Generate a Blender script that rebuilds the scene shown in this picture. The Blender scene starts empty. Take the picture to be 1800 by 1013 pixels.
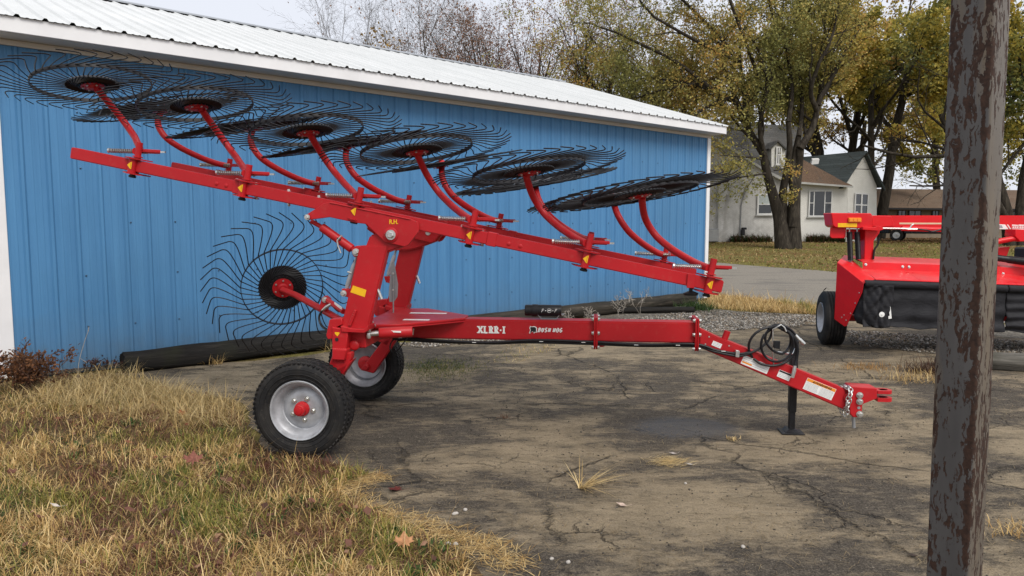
import bpy, bmesh, math, random
import numpy as np
from mathutils import Vector, Matrix
random.seed(7)
rng = np.random.default_rng(7)
SC = bpy.context.scene
COL = SC.collection
R = math.radians

# ------------------------------------------------------------------ camera, sky, sun, exposure
FPX, CAM_H, HORIZON = 1260.0, 1.60, 394.0          # focal length and horizon in 1800 x 1013 pixels
PITCH = math.atan((506.5 - HORIZON) / FPX)
cam = bpy.data.cameras.new('camera')
cam.sensor_width = 36.0
cam.lens = 36.0 * FPX / 1800.0
cam.clip_start, cam.clip_end = 0.05, 3000
camo = bpy.data.objects.new('camera', cam)
COL.objects.link(camo)
camo.location = (0, 0, CAM_H)
camo.rotation_euler = (math.pi / 2 - PITCH, 0, 0)
SC.camera = camo

SUN_EL, SUN_AZ = 48.0, 150.0                        # azimuth clockwise from +Y (the way the camera looks)
world = bpy.data.worlds.new('World')
SC.world = world
world.use_nodes = True
wn, wl = world.node_tree.nodes, world.node_tree.links
wn.clear()
sky = wn.new('ShaderNodeTexSky')
sky.sky_type = 'NISHITA'
sky.sun_disc = False
sky.sun_elevation, sky.sun_rotation = R(SUN_EL), R(SUN_AZ)
sky.dust_density, sky.ozone_density = 4.0, 1.0
wmix = wn.new('ShaderNodeMix'); wmix.data_type = 'RGBA'
wmix.inputs[0].default_value = 0.9                  # a closed, even cloud layer over the clear sky
wmix.inputs[7].default_value = (6.35, 6.55, 7.1, 1)
wl.new(sky.outputs[0], wmix.inputs[6])
bg = wn.new('ShaderNodeBackground'); bg.inputs[1].default_value = 0.1
wl.new(wmix.outputs[2], bg.inputs[0])
wout = wn.new('ShaderNodeOutputWorld'); wl.new(bg.outputs[0], wout.inputs[0])

sl = bpy.data.lights.new('sun', 'SUN')
sl.energy, sl.angle, sl.color = 1.9, R(30), (1.0, 0.95, 0.88)
so = bpy.data.objects.new('sun', sl); COL.objects.link(so)
so.rotation_euler = (R(90 - SUN_EL), 0, R(180 - SUN_AZ))
so.location = (0, -10, 30)

vs = SC.view_settings
vs.view_transform, vs.look, vs.gamma, vs.use_curve_mapping = 'Standard', 'None', 1.0, False
vs.exposure = 0.5
SC.cycles.max_bounces, SC.cycles.diffuse_bounces, SC.cycles.glossy_bounces = 6, 3, 3
SC.cycles.transparent_max_bounces = 8

# ------------------------------------------------------------------ measuring helpers (pixels of the photo -> real points)
CP, SP = math.cos(PITCH), math.sin(PITCH)
CAM = np.array([0, 0, CAM_H])
def ray(x, y):
    a, b = (x - 900.0) / FPX, (506.5 - y) / FPX
    return np.array([a, CP + b * SP, -SP + b * CP])
def G(x, y, z=0.0):
    r = ray(x, y); return CAM + r * ((z - CAM_H) / r[2])
def on_plane(x, y, P, n):
    r = ray(x, y); P, n = np.array(P, float), np.array(n, float)
    return CAM + r * (np.dot(P - CAM, n) / np.dot(r, n))
def at(x, y, Y):
    return on_plane(x, y, (0, Y, 0), (0, 1, 0))

# ------------------------------------------------------------------ mesh helpers
class MB:
    def __init__(s): s.v, s.f, s.m = [], [], []
    def add(s, vs, fs, m=0):
        o = len(s.v)
        s.v += [tuple(map(float, p)) for p in vs]
        for f in fs: s.f.append([i + o for i in f]); s.m.append(m)
        return s
    def box(s, c, d, M=None, m=0):
        hx, hy, hz = d[0] / 2, d[1] / 2, d[2] / 2
        vs = [Vector((x, y, z)) for z in (-hz, hz) for y in (-hy, hy) for x in (-hx, hx)]
        if M is not None: vs = [M @ p for p in vs]
        vs = [p + Vector(c) for p in vs]
        return s.add(vs, [(0, 2, 3, 1), (4, 5, 7, 6), (0, 1, 5, 4), (2, 6, 7, 3), (0, 4, 6, 2), (1, 3, 7, 5)], m)
    def lo_hi(s, a, b, m=0):
        return s.box([(a[i] + b[i]) / 2 for i in range(3)], [b[i] - a[i] for i in range(3)], None, m)
    def bar(s, a, b, w, t, up=(0, 0, 1), m=0):
        """square bar from a to b, w along the side direction, t along up"""
        a, b = Vector(a), Vector(b); d = (b - a)
        x = d.normalized(); y = Vector(up).cross(x)
        if y.length < 1e-6: y = Vector((0, 1, 0))
        y.normalize(); z = x.cross(y)
        M = Matrix((x, y, z)).transposed()
        return s.box((a + b) / 2, (d.length, w, t), M, m)
    def prism(s, pts, ext, m=0):
        """closed polygon (3D points) pushed along ext"""
        n = len(pts); e = Vector(ext)
        P = [Vector(p) for p in pts]
        nn = Vector((0, 0, 0))
        for i in range(n): nn += P[i].cross(P[(i + 1) % n])
        if nn.dot(e) > 0: P.reverse()
        vs = P + [p + e for p in P]
        fs = [list(range(n)), list(range(2 * n - 1, n - 1, -1))]
        for i in range(n):
            j = (i + 1) % n; fs.append((j, i, i + n, j + n))
        return s.add(vs, fs, m)
    def tube(s, pts, r, n=8, cap=True, m=0):
        pts = [Vector(p) for p in pts]
        rs = r if isinstance(r, (list, tuple)) else [r] * len(pts)
        vs, fs = [], []
        prev = None
        for i, p in enumerate(pts):
            t = (pts[min(i + 1, len(pts) - 1)] - pts[max(i - 1, 0)])
            if t.length < 1e-9: t = Vector((0, 0, 1))
            t.normalize()
            if prev is None:
                a = Vector((0, 0, 1)) if abs(t.z) < 0.9 else Vector((1, 0, 0))
                x = t.cross(a).normalized()
            else:
                x = prev - t * prev.dot(t)
                if x.length < 1e-6: x = t.orthogonal()
                x.normalize()
            prev = x; y = t.cross(x)
            for k in range(n):
                a = 2 * math.pi * k / n
                vs.append(p + (x * math.cos(a) + y * math.sin(a)) * rs[i])
        for i in range(len(pts) - 1):
            for k in range(n):
                k2 = (k + 1) % n
                fs.append((i * n + k, i * n + k2, (i + 1) * n + k2, (i + 1) * n + k))
        if cap:
            fs.append(list(range(n - 1, -1, -1)))
            q = (len(pts) - 1) * n
            fs.append(list(range(q, q + n)))
        return s.add(vs, fs, m)
    def lathe(s, prof, c=(0, 0, 0), axis=(0, 0, 1), n=24, closed=False, m=0, cap=True):
        """prof: (radius, height along axis)"""
        z = Vector(axis).normalized(); x = z.orthogonal().normalized(); y = z.cross(x); c = Vector(c)
        vs, fs = [], []
        for r, h in prof:
            for k in range(n):
                a = 2 * math.pi * k / n
                vs.append(c + z * h + (x * math.cos(a) + y * math.sin(a)) * r)
        L = len(prof)
        for i in range(L if closed else L - 1):
            j = (i + 1) % L
            for k in range(n):
                k2 = (k + 1) % n
                fs.append((i * n + k, i * n + k2, j * n + k2, j * n + k))
        if cap and not closed:
            fs.append(list(range(n - 1, -1, -1))); fs.append(list(range((L - 1) * n, L * n)))
        return s.add(vs, fs, m)
    def cyl(s, a, b, r, n=12, m=0): return s.tube([a, b], r, n, True, m)
    def quad(s, a, b, c, d, m=0): return s.add([a, b, c, d], [(0, 1, 2, 3)], m)
    def mesh(s, name, mats, bevel=0, smooth=35, seg=1):
        me = bpy.data.meshes.new(name)
        me.from_pydata(s.v, [], s.f)
        mats = mats if isinstance(mats, (list, tuple)) else [mats]
        for mm in mats: me.materials.append(mm)
        if len(mats) > 1: me.polygons.foreach_set('material_index', s.m)
        if bevel:
            bm = bmesh.new(); bm.from_mesh(me)
            bmesh.ops.recalc_face_normals(bm, faces=bm.faces)
            es = [e for e in bm.edges if len(e.link_faces) == 2 and e.calc_face_angle(0) > R(40)]
            bmesh.ops.bevel(bm, geom=es, offset=bevel, segments=seg, affect='EDGES', clamp_overlap=True)
            bm.to_mesh(me); bm.free()
        me.update()
        if smooth:
            me.polygons.foreach_set('use_smooth', [True] * len(me.polygons))
            me.set_sharp_from_angle(angle=R(smooth))
        return me
    def build(s, name, mats, parent=None, bevel=0, smooth=35, seg=1):
        return link(name, s.mesh(name, mats, bevel, smooth, seg), parent)

def link(name, me, parent=None, mat=None):
    o = bpy.data.objects.new(name, me); COL.objects.link(o)
    if parent is not None: o.parent = parent
    if mat is not None: o.matrix_local = mat
    return o
def tag(o, label=None, cat=None, group=None, kind=None):
    if label: o['label'] = label
    if cat: o['category'] = cat
    if group: o['group'] = group
    if kind: o['kind'] = kind
    return o
def thing(name, loc, label, cat, group=None, rz=0.0):
    o = bpy.data.objects.new(name, None); COL.objects.link(o)
    o.empty_display_size = 0.1
    o.location = loc; o.rotation_euler = (0, 0, rz)
    return tag(o, label, cat, group)
def np_mesh(name, V, F, mat, col=None, smooth=False):
    """V (n,3), F (m,k) arrays -> mesh with an optional per-vertex colour attribute 'tint'"""
    V = np.asarray(V, np.float32); F = np.asarray(F, np.int32)
    me = bpy.data.meshes.new(name)
    me.vertices.add(len(V)); me.vertices.foreach_set('co', V.ravel())
    k = F.shape[1]
    me.loops.add(F.size); me.loops.foreach_set('vertex_index', F.ravel())
    me.polygons.add(len(F)); me.polygons.foreach_set('loop_start', np.arange(len(F), dtype=np.int32) * k)
    if smooth: me.polygons.foreach_set('use_smooth', np.ones(len(F), bool))
    me.materials.append(mat)
    if col is not None:
        a = me.attributes.new('tint', 'FLOAT_COLOR', 'POINT')
        c = np.ones((len(V), 4), np.float32); c[:, :3] = col
        a.data.foreach_set('color', c.ravel())
    me.update(calc_edges=True); me.validate()
    return me
def spline(pts, n=8):
    """Catmull-Rom through the points"""
    P = [Vector(p) for p in pts]; P = [P[0] * 2 - P[1]] + P + [P[-1] * 2 - P[-2]]
    out = []
    for i in range(1, len(P) - 2):
        for k in range(n):
            t = k / n
            a, b, c, d = P[i - 1], P[i], P[i + 1], P[i + 2]
            out.append(0.5 * (2 * b + (c - a) * t + (2 * a - 5 * b + 4 * c - d) * t * t + (3 * b - a - 3 * c + d) * t ** 3))
    out.append(P[-2]); return out
def text_mesh(name, s, size, mat, italic=0.0, bold=0.0, sx=1.0, depth=0.0008):
    cu = bpy.data.curves.new(name, 'FONT')
    cu.body, cu.size, cu.shear, cu.offset, cu.extrude = s, size, italic, bold, depth
    cu.resolution_u = 3
    cu.align_x, cu.align_y = 'CENTER', 'CENTER'
    o = bpy.data.objects.new(name, cu); COL.objects.link(o)
    bpy.context.view_layer.update()
    me = bpy.data.meshes.new_from_object(o.evaluated_get(bpy.context.evaluated_depsgraph_get()))
    bpy.data.objects.remove(o); bpy.data.curves.remove(cu)
    me.name = name
    if sx != 1.0: me.transform(Matrix.Diagonal((sx, 1, 1, 1)))
    me.materials.clear(); me.materials.append(mat)
    return me
_gl = rng.random((97, 97))
def vnoise(x, y):
    """smooth value noise for numpy arrays, 0..1"""
    xi, yi = np.floor(x).astype(int), np.floor(y).astype(int)
    fx, fy = x - xi, y - yi
    fx, fy = fx * fx * (3 - 2 * fx), fy * fy * (3 - 2 * fy)
    g = lambda i, j: _gl[i % 97, j % 97]
    return (g(xi, yi) * (1 - fx) + g(xi + 1, yi) * fx) * (1 - fy) + (g(xi, yi + 1) * (1 - fx) + g(xi + 1, yi + 1) * fx) * fy
def inside(P, poly):
    x, y = P[:, 0], P[:, 1]; r = np.zeros(len(P), bool); n = len(poly)
    for i in range(n):
        x0, y0 = poly[i][:2]; x1, y1 = poly[(i + 1) % n][:2]
        if y0 == y1: continue
        c = ((y0 > y) != (y1 > y)) & (x < (x1 - x0) * (y - y0) / (y1 - y0) + x0)
        r ^= c
    return r

# ------------------------------------------------------------------ material helpers
class NT:
    def __init__(s, name):
        s.mat = bpy.data.materials.new(name); s.mat.use_nodes = True
        s.n, s.l = s.mat.node_tree.nodes, s.mat.node_tree.links
        s.b = s.n['Principled BSDF']
        s._tc = None
    def co(s, kind='Object'):
        if s._tc is None: s._tc = s.n.new('ShaderNodeTexCoord')
        return s._tc.outputs[kind]
    def geo(s): return s.n.new('ShaderNodeNewGeometry').outputs['Position']
    def map(s, vec, scale=(1, 1, 1), rot=(0, 0, 0), loc=(0, 0, 0)):
        m = s.n.new('ShaderNodeMapping'); s.l.new(vec, m.inputs[0])
        m.inputs['Scale'].default_value = scale; m.inputs['Rotation'].default_value = rot; m.inputs['Location'].default_value = loc
        return m.outputs[0]
    def noise(s, vec, scale, detail=4, rough=0.55, dist=0.0, out=0):
        t = s.n.new('ShaderNodeTexNoise'); s.l.new(vec, t.inputs['Vector'])
        t.inputs['Scale'].default_value, t.inputs['Detail'].default_value = scale, detail
        t.inputs['Roughness'].default_value, t.inputs['Distortion'].default_value = rough, dist
        return t.outputs[out]
    def voro(s, vec, scale, feature='F1', out='Distance', rnd=1.0):
        t = s.n.new('ShaderNodeTexVoronoi'); t.feature = feature; s.l.new(vec, t.inputs['Vector'])
        t.inputs['Scale'].default_value = scale; t.inputs['Randomness'].default_value = rnd
        return t.outputs[out]
    def ramp(s, fac, stops, interp='LINEAR'):
        r = s.n.new('ShaderNodeValToRGB'); s.l.new(fac, r.inputs[0]); e = r.color_ramp.elements
        r.color_ramp.interpolation = interp
        while len(e) < len(stops): e.new(0.5)
        for i, (p, c) in enumerate(stops):
            e[i].position = p
            e[i].color = (c, c, c, 1) if isinstance(c, (int, float)) else (*c, 1)
        return r.outputs[0]
    def mix(s, fac, a, b, mode='MIX'):
        m = s.n.new('ShaderNodeMix'); m.data_type = 'RGBA'; m.blend_type = mode
        for i, x in ((0, fac), (6, a), (7, b)):
            if hasattr(x, 'links') or hasattr(x, 'is_output'): s.l.new(x, m.inputs[i])
            elif i == 0: m.inputs[0].default_value = x
            else: m.inputs[i].default_value = (*x, 1)
        return m.outputs[2]
    def math(s, op, a, b=0.0, clamp=False):
        m = s.n.new('ShaderNodeMath'); m.operation = op; m.use_clamp = clamp
        for i, x in ((0, a), (1, b)):
            if hasattr(x, 'is_output'): s.l.new(x, m.inputs[i])
            else: m.inputs[i].default_value = x
        return m.outputs[0]
    def bump(s, h, strength=0.3, dist=0.01, normal=None):
        b = s.n.new('ShaderNodeBump'); s.l.new(h, b.inputs['Height'])
        b.inputs['Strength'].default_value, b.inputs['Distance'].default_value = strength, dist
        if normal is not None: s.l.new(normal, b.inputs['Normal'])
        return b.outputs[0]
    def set(s, color=None, rough=None, normal=None, metal=None, coat=None, spec=None):
        for k, x in (('Base Color', color), ('Roughness', rough), ('Normal', normal), ('Metallic', metal), ('Coat Weight', coat), ('Specular IOR Level', spec)):
            if x is None: continue
            if hasattr(x, 'is_output'): s.l.new(x, s.b.inputs[k])
            elif k == 'Base Color': s.b.inputs[k].default_value = (*x, 1)
            else: s.b.inputs[k].default_value = x
        return s
def simple(name, color, rough=0.5, metal=0.0, var=0.18, scale=9.0, coat=0.0, bump=0.0, spec=0.3):
    t = NT(name)
    p = t.geo()
    n1 = t.noise(p, scale, 5)
    c2 = tuple(c * (1 - var) for c in color); c3 = tuple(min(1, c * (1 + var)) for c in color)
    col = t.ramp(n1, [(0.3, c2), (0.7, c3)])
    rg = t.math('ADD', t.math('MULTIPLY', t.noise(p, scale * 3, 4), 0.25), rough - 0.12)
    t.set(col, rg, metal=metal, coat=coat, spec=spec)
    if bump: t.set(normal=t.bump(t.noise(p, scale * 12, 3), bump, 0.004))
    return t.mat
def tinted(name, rough=0.7, trans=0.0, spec=0.25, var=0.0):
    t = NT(name)
    a = t.n.new('ShaderNodeAttribute'); a.attribute_name = 'tint'
    col = a.outputs['Color']
    t.set(col, rough, spec=spec)
    if trans:
        tr = t.n.new('ShaderNodeBsdfTranslucent'); t.l.new(col, tr.inputs[0])
        mx = t.n.new('ShaderNodeMixShader'); mx.inputs[0].default_value = trans
        t.l.new(t.b.outputs[0], mx.inputs[1]); t.l.new(tr.outputs[0], mx.inputs[2])
        t.l.new(mx.outputs[0], t.n['Material Output'].inputs[0])
    return t.mat

def red_paint(name, base, rough):
    t = NT(name); p = t.geo()
    big = t.noise(p, 2.2, 3); fine = t.noise(p, 26, 4)
    col = t.ramp(big, [(0.3, tuple(c * 0.86 for c in base)), (0.7, tuple(c * 1.1 for c in base))])
    dust = t.ramp(fine, [(0.55, 0.0), (0.85, 0.16)])
    col = t.mix(dust, col, (0.30, 0.16, 0.12))
    gn_ = t.n.new('ShaderNodeNewGeometry'); sz_ = t.n.new('ShaderNodeSeparateXYZ'); t.l.new(gn_.outputs['Normal'], sz_.inputs[0])
    up_ = t.math('MULTIPLY', t.ramp(sz_.outputs[2], [(0.55, 0.0), (0.95, 1.0)]), t.ramp(t.noise(p, 7, 5, 0.7), [(0.35, 0.0), (0.75, 0.16)]))
    col = t.mix(up_, col, (0.36, 0.27, 0.22))
    chip = t.ramp(t.noise(p, 60, 2, 0.5), [(0.735, 0.0), (0.75, 0.7)])
    col = t.mix(chip, col, (0.10, 0.045, 0.04))
    t.set(col, t.math('ADD', t.math('MULTIPLY', fine, 0.2), rough), normal=t.bump(t.math('ADD', t.noise(p, 90, 2), t.math('MULTIPLY', t.noise(p, 5, 2), 1.5)), 0.06, 0.004), coat=0.10, spec=0.28)
    t.b.inputs['Coat Roughness'].default_value = 0.25
    return t.mat
M = {}
M['red'] = red_paint('rake_red_paint', (0.44, 0.011, 0.016), 0.36)
M['red2'] = red_paint('mower_red_paint', (0.66, 0.010, 0.016), 0.26)
M['black'] = simple('black_steel', (0.014, 0.014, 0.016), 0.42, var=0.3, scale=30)
M['tine'] = simple('black_tine_steel', (0.006, 0.006, 0.007), 0.42, var=0.25, scale=20, spec=0.25)
M['band'] = simple('ring_band_steel', (0.02, 0.02, 0.023), 0.4, var=0.35, scale=25)
M['zinc'] = simple('zinc_plated', (0.62, 0.62, 0.60), 0.34, 0.85, 0.2, 60)
M['spring'] = simple('spring_steel', (0.42, 0.40, 0.38), 0.38, 0.8, 0.25, 60)
M['galv'] = simple('grey_galvanised', (0.28, 0.29, 0.30), 0.5, 0.3, 0.15, 12)
M['silver'] = simple('silver_rim_paint', (0.40, 0.41, 0.43), 0.42, 0.35, 0.22, 14)
M['white'] = simple('white_label', (0.80, 0.80, 0.78), 0.45, 0, 0.04, 30)
M['print'] = simple('grey_print', (0.30, 0.31, 0.33), 0.5, 0, 0.1, 30)
M['blackprint'] = simple('black_print', (0.02, 0.02, 0.022), 0.5, 0, 0.1, 30)
M['orange'] = simple('orange_label', (0.80, 0.28, 0.03), 0.45, 0, 0.05, 30)
M['yellow'] = simple('yellow_sticker', (0.82, 0.46, 0.015), 0.42, 0, 0.06, 30)
M['hose'] = simple('black_hose', (0.012, 0.012, 0.014), 0.38, 0, 0.3, 40)
M['amber'] = simple('amber_lens', (0.85, 0.22, 0.01), 0.2, 0, 0.1, 40, coat=0.5)
M['green'] = simple('green_print', (0.05, 0.25, 0.09), 0.5, 0, 0.1, 30)

def rubber():
    t = NT('tyre_rubber'); p = t.geo()
    n = t.noise(p, 22, 5); big = t.noise(p, 5, 3)
    col = t.ramp(n, [(0.3, (0.007, 0.007, 0.008)), (0.75, (0.018, 0.0175, 0.0175))])
    col = t.mix(t.ramp(big, [(0.45, 0.0), (0.75, 0.45)]), col, (0.075, 0.065, 0.054))
    col = t.mix(t.ramp(t.noise(p, 38, 6, 0.75), [(0.56, 0.0), (0.72, 0.5)]), col, (0.11, 0.095, 0.078))
    t.set(col, 0.7, normal=t.bump(t.noise(p, 160, 2), 0.15, 0.003), spec=0.3)
    return t.mat
M['rubber'] = rubber()

# ------------------------------------------------------------------ ground
def terrain_z(x, y):
    t = np.clip((np.asarray(y, float) - 32) / 14, 0, 1)
    return 0.47 * (0.6 * t + 0.4 * t * t * (3 - 2 * t))
def ground_materials():
    t = NT('lawn_ground'); p = t.geo()
    big = t.noise(p, 0.35, 4); mid = t.noise(p, 2.5, 5, 0.65); fine = t.noise(t.map(p, (1, 0.45, 1)), 14, 6, 0.8)
    c = t.ramp(mid, [(0.25, (0.10, 0.10, 0.028)), (0.5, (0.21, 0.19, 0.058)), (0.75, (0.32, 0.26, 0.10))])
    c = t.mix(t.ramp(fine, [(0.35, 0.75), (0.62, 0.0)]), c, (0.05, 0.042, 0.018))
    c = t.mix(t.ramp(big, [(0.42, 0.0), (0.62, 0.6)]), c, (0.15, 0.085, 0.038))
    t.set(c, 0.9, normal=t.bump(fine, 0.8, 0.05), spec=0.1)
    M['lawn'] = t.mat
    # old asphalt: dark tar, tan dust in patches, cracks, grit
    t = NT('old_asphalt'); p = t.geo()
    w = t.noise(p, 1.1, 4, 0.6, 0.3, out=1)
    pw = t.mix(0.16, p, w, 'ADD')
    big = t.noise(t.map(pw, (0.8, 1.0, 1), (0, 0, 0.5)), 0.75, 6, 0.6, 0.6)
    mid = t.noise(t.map(pw, (0.7, 1.5, 1)), 3.2, 6, 0.66, 0.3)
    streak = t.noise(t.map(p, (1.0, 2.6, 1), (0, 0, 0.12)), 9, 8, 0.78, 0.6)
    grit = t.noise(p, 130, 3, 0.7); grit2 = t.voro(p, 95)
    blend = t.math('ADD', t.math('MULTIPLY', big, 0.52), t.math('ADD', t.math('MULTIPLY', mid, 0.32), t.math('MULTIPLY', streak, 0.18)))
    def blob(x, y, r, amp):
        c_ = G(x, y); d_ = t.n.new('ShaderNodeVectorMath'); d_.operation = 'DISTANCE'; t.l.new(pw, d_.inputs[0]); d_.inputs[1].default_value = (c_[0] + .08, c_[1] + .08, .08)
        return t.math('MULTIPLY', t.ramp(d_.outputs['Value'], [(0.0, 1.0), (min(1.0, r), 0.0)]), amp)
    for q_ in ((1230, 870, .62, .06), (1160, 905, .5, .05), (1440, 935, .55, .06), (1480, 800, .7, .05), (1560, 740, .8, .045), (1010, 935, .28, .07), (400, 672, .95, .10), (900, 690, .6, .03), (1050, 655, .5, .03),
               (700, 770, .95, -.05), (960, 985, .42, -.08), (1060, 720, .75, -.03), (1570, 880, .55, -.06), (860, 640, .9, -.03), (1300, 850, .35, -.05), (1330, 1000, .5, -.05), (900, 860, .45, -.05), (1150, 640, .9, -.03)):
        blend = t.math('ADD', blend, blob(*q_))
    dust = t.ramp(blend, [(0.470, 0.0), (0.505, 0.3), (0.545, 0.85), (0.60, 1.0)])
    tar = t.ramp(grit, [(0.3, (0.029, 0.025, 0.020)), (0.52, (0.078, 0.066, 0.052)), (0.66, (0.18, 0.15, 0.115))])
    sand = t.ramp(mid, [(0.25, (0.20, 0.158, 0.10)), (0.7, (0.37, 0.295, 0.195))])
    sand = t.mix(t.ramp(grit, [(0.36, 0.5), (0.55, 0.0)]), sand, (0.08, 0.065, 0.045))
    c = t.mix(dust, tar, sand)
    c = t.mix(t.ramp(streak, [(0.54, 0.0), (0.66, 0.65)]), c, (0.22, 0.185, 0.135))
    c = t.mix(t.ramp(streak, [(0.34, 0.7), (0.46, 0.0)]), c, (0.034, 0.030, 0.026))
    c = t.mix(t.ramp(grit2, [(0.10, 0.55), (0.2, 0.0)]), c, (0.27, 0.23, 0.17))
    # cracks: two sizes of irregular cells, interrupted
    cw = t.mix(0.30, p, t.noise(p, 2.6, 5, 0.65, out=1), 'ADD')
    e1 = t.voro(t.map(cw, (1, 1, 1), loc=(3.3, 1.7, 0)), 0.45, 'DISTANCE_TO_EDGE')
    e2 = t.voro(t.map(cw, (1, 1, 1), loc=(1.3, 0.2, 0)), 2.4, 'DISTANCE_TO_EDGE')
    k1 = t.ramp(e1, [(0.001, 0.9), (0.007, 0.0)])
    k2 = t.math('MULTIPLY', t.ramp(e2, [(0.004, 0.9), (0.018, 0.0)]), t.ramp(t.noise(p, 0.8, 3), [(0.54, 0.0), (0.62, 1.0)]))
    k1 = t.math('MULTIPLY', k1, t.ramp(t.noise(p, 1.3, 2), [(0.40, 0.0), (0.5, 1.0)]))
    crack = t.math('MAXIMUM', k1, k2)
    c = t.mix(t.math('MULTIPLY', crack, 0.62), c, (0.02, 0.018, 0.015))
    # a damp grey patch where water dried last
    a = G(1205, 748)
    pm = t.map(pw, (1.0, 1.35, 1), loc=(-a[0] - 0.05, -a[1] * 1.35 - 0.05, 0))
    ln = t.n.new('ShaderNodeVectorMath'); ln.operation = 'LENGTH'; t.l.new(pm, ln.inputs[0])
    dist = t.math('ADD', ln.outputs['Value'], t.math('MULTIPLY', t.noise(p, 5, 5), 0.22))
    damp = t.ramp(dist, [(0.42, 1.0), (0.62, 0.0)])
    c = t.mix(t.math('MULTIPLY', damp, 0.75), c, (0.082, 0.078, 0.076))
    rough = t.math('SUBTRACT', 0.88, t.math('MULTIPLY', damp, 0.40))
    h = t.math('ADD', t.math('MULTIPLY', grit, 0.5), t.math('SUBTRACT', t.math('MULTIPLY', streak, 0.6), t.math('MULTIPLY', crack, 1.6)))
    t.set(c, rough, normal=t.bump(h, 1.0, 0.018), spec=0.18)
    M['asphalt'] = t.mat
    t = NT('grey_gravel'); p = t.geo()
    v = t.voro(p, 34, out='Color'); e = t.voro(p, 34); n = t.noise(p, 1.0, 4)
    bw = t.n.new('ShaderNodeRGBToBW'); t.l.new(v, bw.inputs[0])
    c = t.ramp(bw.outputs[0], [(0.2, (0.07, 0.062, 0.052)), (0.55, (0.15, 0.135, 0.11)), (0.85, (0.27, 0.245, 0.205))])
    c = t.mix(t.ramp(n, [(0.42, 0.0), (0.65, 0.6)]), c, (0.15, 0.125, 0.09))
    t.set(c, 0.9, normal=t.bump(e, 0.9, 0.02), spec=0.2)
    M['gravel'] = t.mat
    t = NT('driveway_chip'); p = t.geo()
    n = t.noise(t.map(p, (0.5, 1.2, 1)), 0.8, 5, 0.6, 0.4); f = t.noise(p, 26, 4, 0.75)
    c = t.ramp(f, [(0.3, (0.13, 0.118, 0.10)), (0.5, (0.22, 0.198, 0.166)), (0.7, (0.31, 0.285, 0.24))])
    c = t.mix(t.ramp(n, [(0.35, 0.5), (0.5, 0.0)]), c, (0.10, 0.096, 0.09))
    t.set(c, 0.9, normal=t.bump(f, 0.5, 0.02), spec=0.2)
    M['drive'] = t.mat
    t = NT('soil'); p = t.geo()
    f = t.noise(p, 40, 5, 0.7); n = t.noise(p, 3, 4)
    c = t.ramp(f, [(0.3, (0.04, 0.028, 0.016)), (0.7, (0.13, 0.095, 0.052))])
    c = t.mix(t.ramp(n, [(0.45, 0.0), (0.65, 0.6)]), c, (0.14, 0.07, 0.04))
    t.set(c, 0.95, normal=t.bump(f, 0.8, 0.02), spec=0.1)
    M['soil'] = t.mat
ground_materials()

xs = np.concatenate([np.linspace(-900, -70, 10), np.linspace(-60, 90, 61), np.linspace(100, 900, 10)])
ys = np.concatenate([np.linspace(-60, 26, 16), np.linspace(28, 60, 33), np.linspace(70, 1500, 14)])
X, Y = np.meshgrid(xs, ys); Z = terrain_z(X, Y) - 0.012
nx, ny = len(xs), len(ys)
idx = np.arange(nx * ny).reshape(ny, nx)
F = np.stack([idx[:-1, :-1], idx[:-1, 1:], idx[1:, 1:], idx[1:, :-1]], -1).reshape(-1, 4)
tag(link('ground', np_mesh('ground', np.stack([X, Y, Z], -1).reshape(-1, 3), F, M['lawn'], smooth=True)), kind='structure')

def rough_edge(pts, step, amp, seed):
    """subdivide a closed outline and give it an uneven edge"""
    r = random.Random(seed); out = []
    for i in range(len(pts)):
        a, b = Vector(pts[i][:2]), Vector(pts[(i + 1) % len(pts)][:2])
        L = (b - a).length; n = max(1, int(L / step)); nrm = Vector((-(b - a).y, (b - a).x)).normalized() if L > 0 else Vector((0, 0))
        off = 0
        for k in range(n):
            off = off * 0.6 + r.uniform(-amp, amp)
            out.append(a.lerp(b, k / n) + nrm * (off if k else 0))
    return out
def sheet(name, poly, z, mat):
    me = bpy.data.meshes.new(name)
    bm = bmesh.new()
    vs = [bm.verts.new((p[0], p[1], z)) for p in poly]
    es = [bm.edges.new((vs[i], vs[(i + 1) % len(vs)])) for i in range(len(vs))]
    bmesh.ops.triangle_fill(bm, edges=es, use_beauty=True)
    bmesh.ops.recalc_face_normals(bm, faces=bm.faces)
    for f in bm.faces:
        if f.normal.z < 0: f.normal_flip()
    bm.to_mesh(me); bm.free(); me.materials.append(mat)
    return tag(link(name, me), kind='structure')
px = lambda *a: [G(x, y)[:2] for x, y in a]
lot = [(-2.6, 8.6), (-4.3, 7.6)] + px((245, 668), (330, 690), (420, 705), (436, 748), (470, 792), (560, 806), (640, 830), (600, 850), (590, 868), (660, 896), (740, 940), (785, 956), (828, 982), (850, 1013)) + \
      [(-0.1, 2.2), (-0.3, -14), (24, -14), (24, 8.0)] + px((1800, 595), (1620, 575), (1462, 560), (1330, 572), (1200, 582), (1010, 588)) + [(0.4, 11.3)]
sheet('asphalt_lot', rough_edge(lot, 0.14, 0.035, 3), -0.004, M['asphalt'])
grav = px((1010, 588), (1200, 582), (1330, 572), (1462, 560), (1620, 575), (1800, 595)) + [(24, 8.0), (24, 11.5)] + px((1800, 572), (1500, 551), (1445, 553), (1300, 547), (1245, 541)) + [(3.9, 15.6), (0.4, 11.3)]
sheet('gravel_strip', rough_edge(grav, 0.3, 0.06, 5), -0.008, M['gravel'])
drive = px((1245, 518), (1300, 524), (1445, 541)) + [(7.8, 11.6), (24, 8.2), (60, -4), (60, 4)] + px((1800, 505), (1640, 492), (1470, 478), (1350, 469), (1247, 460)) + [(-4, 64), (-12, 64), (3.5, 26)]
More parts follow.
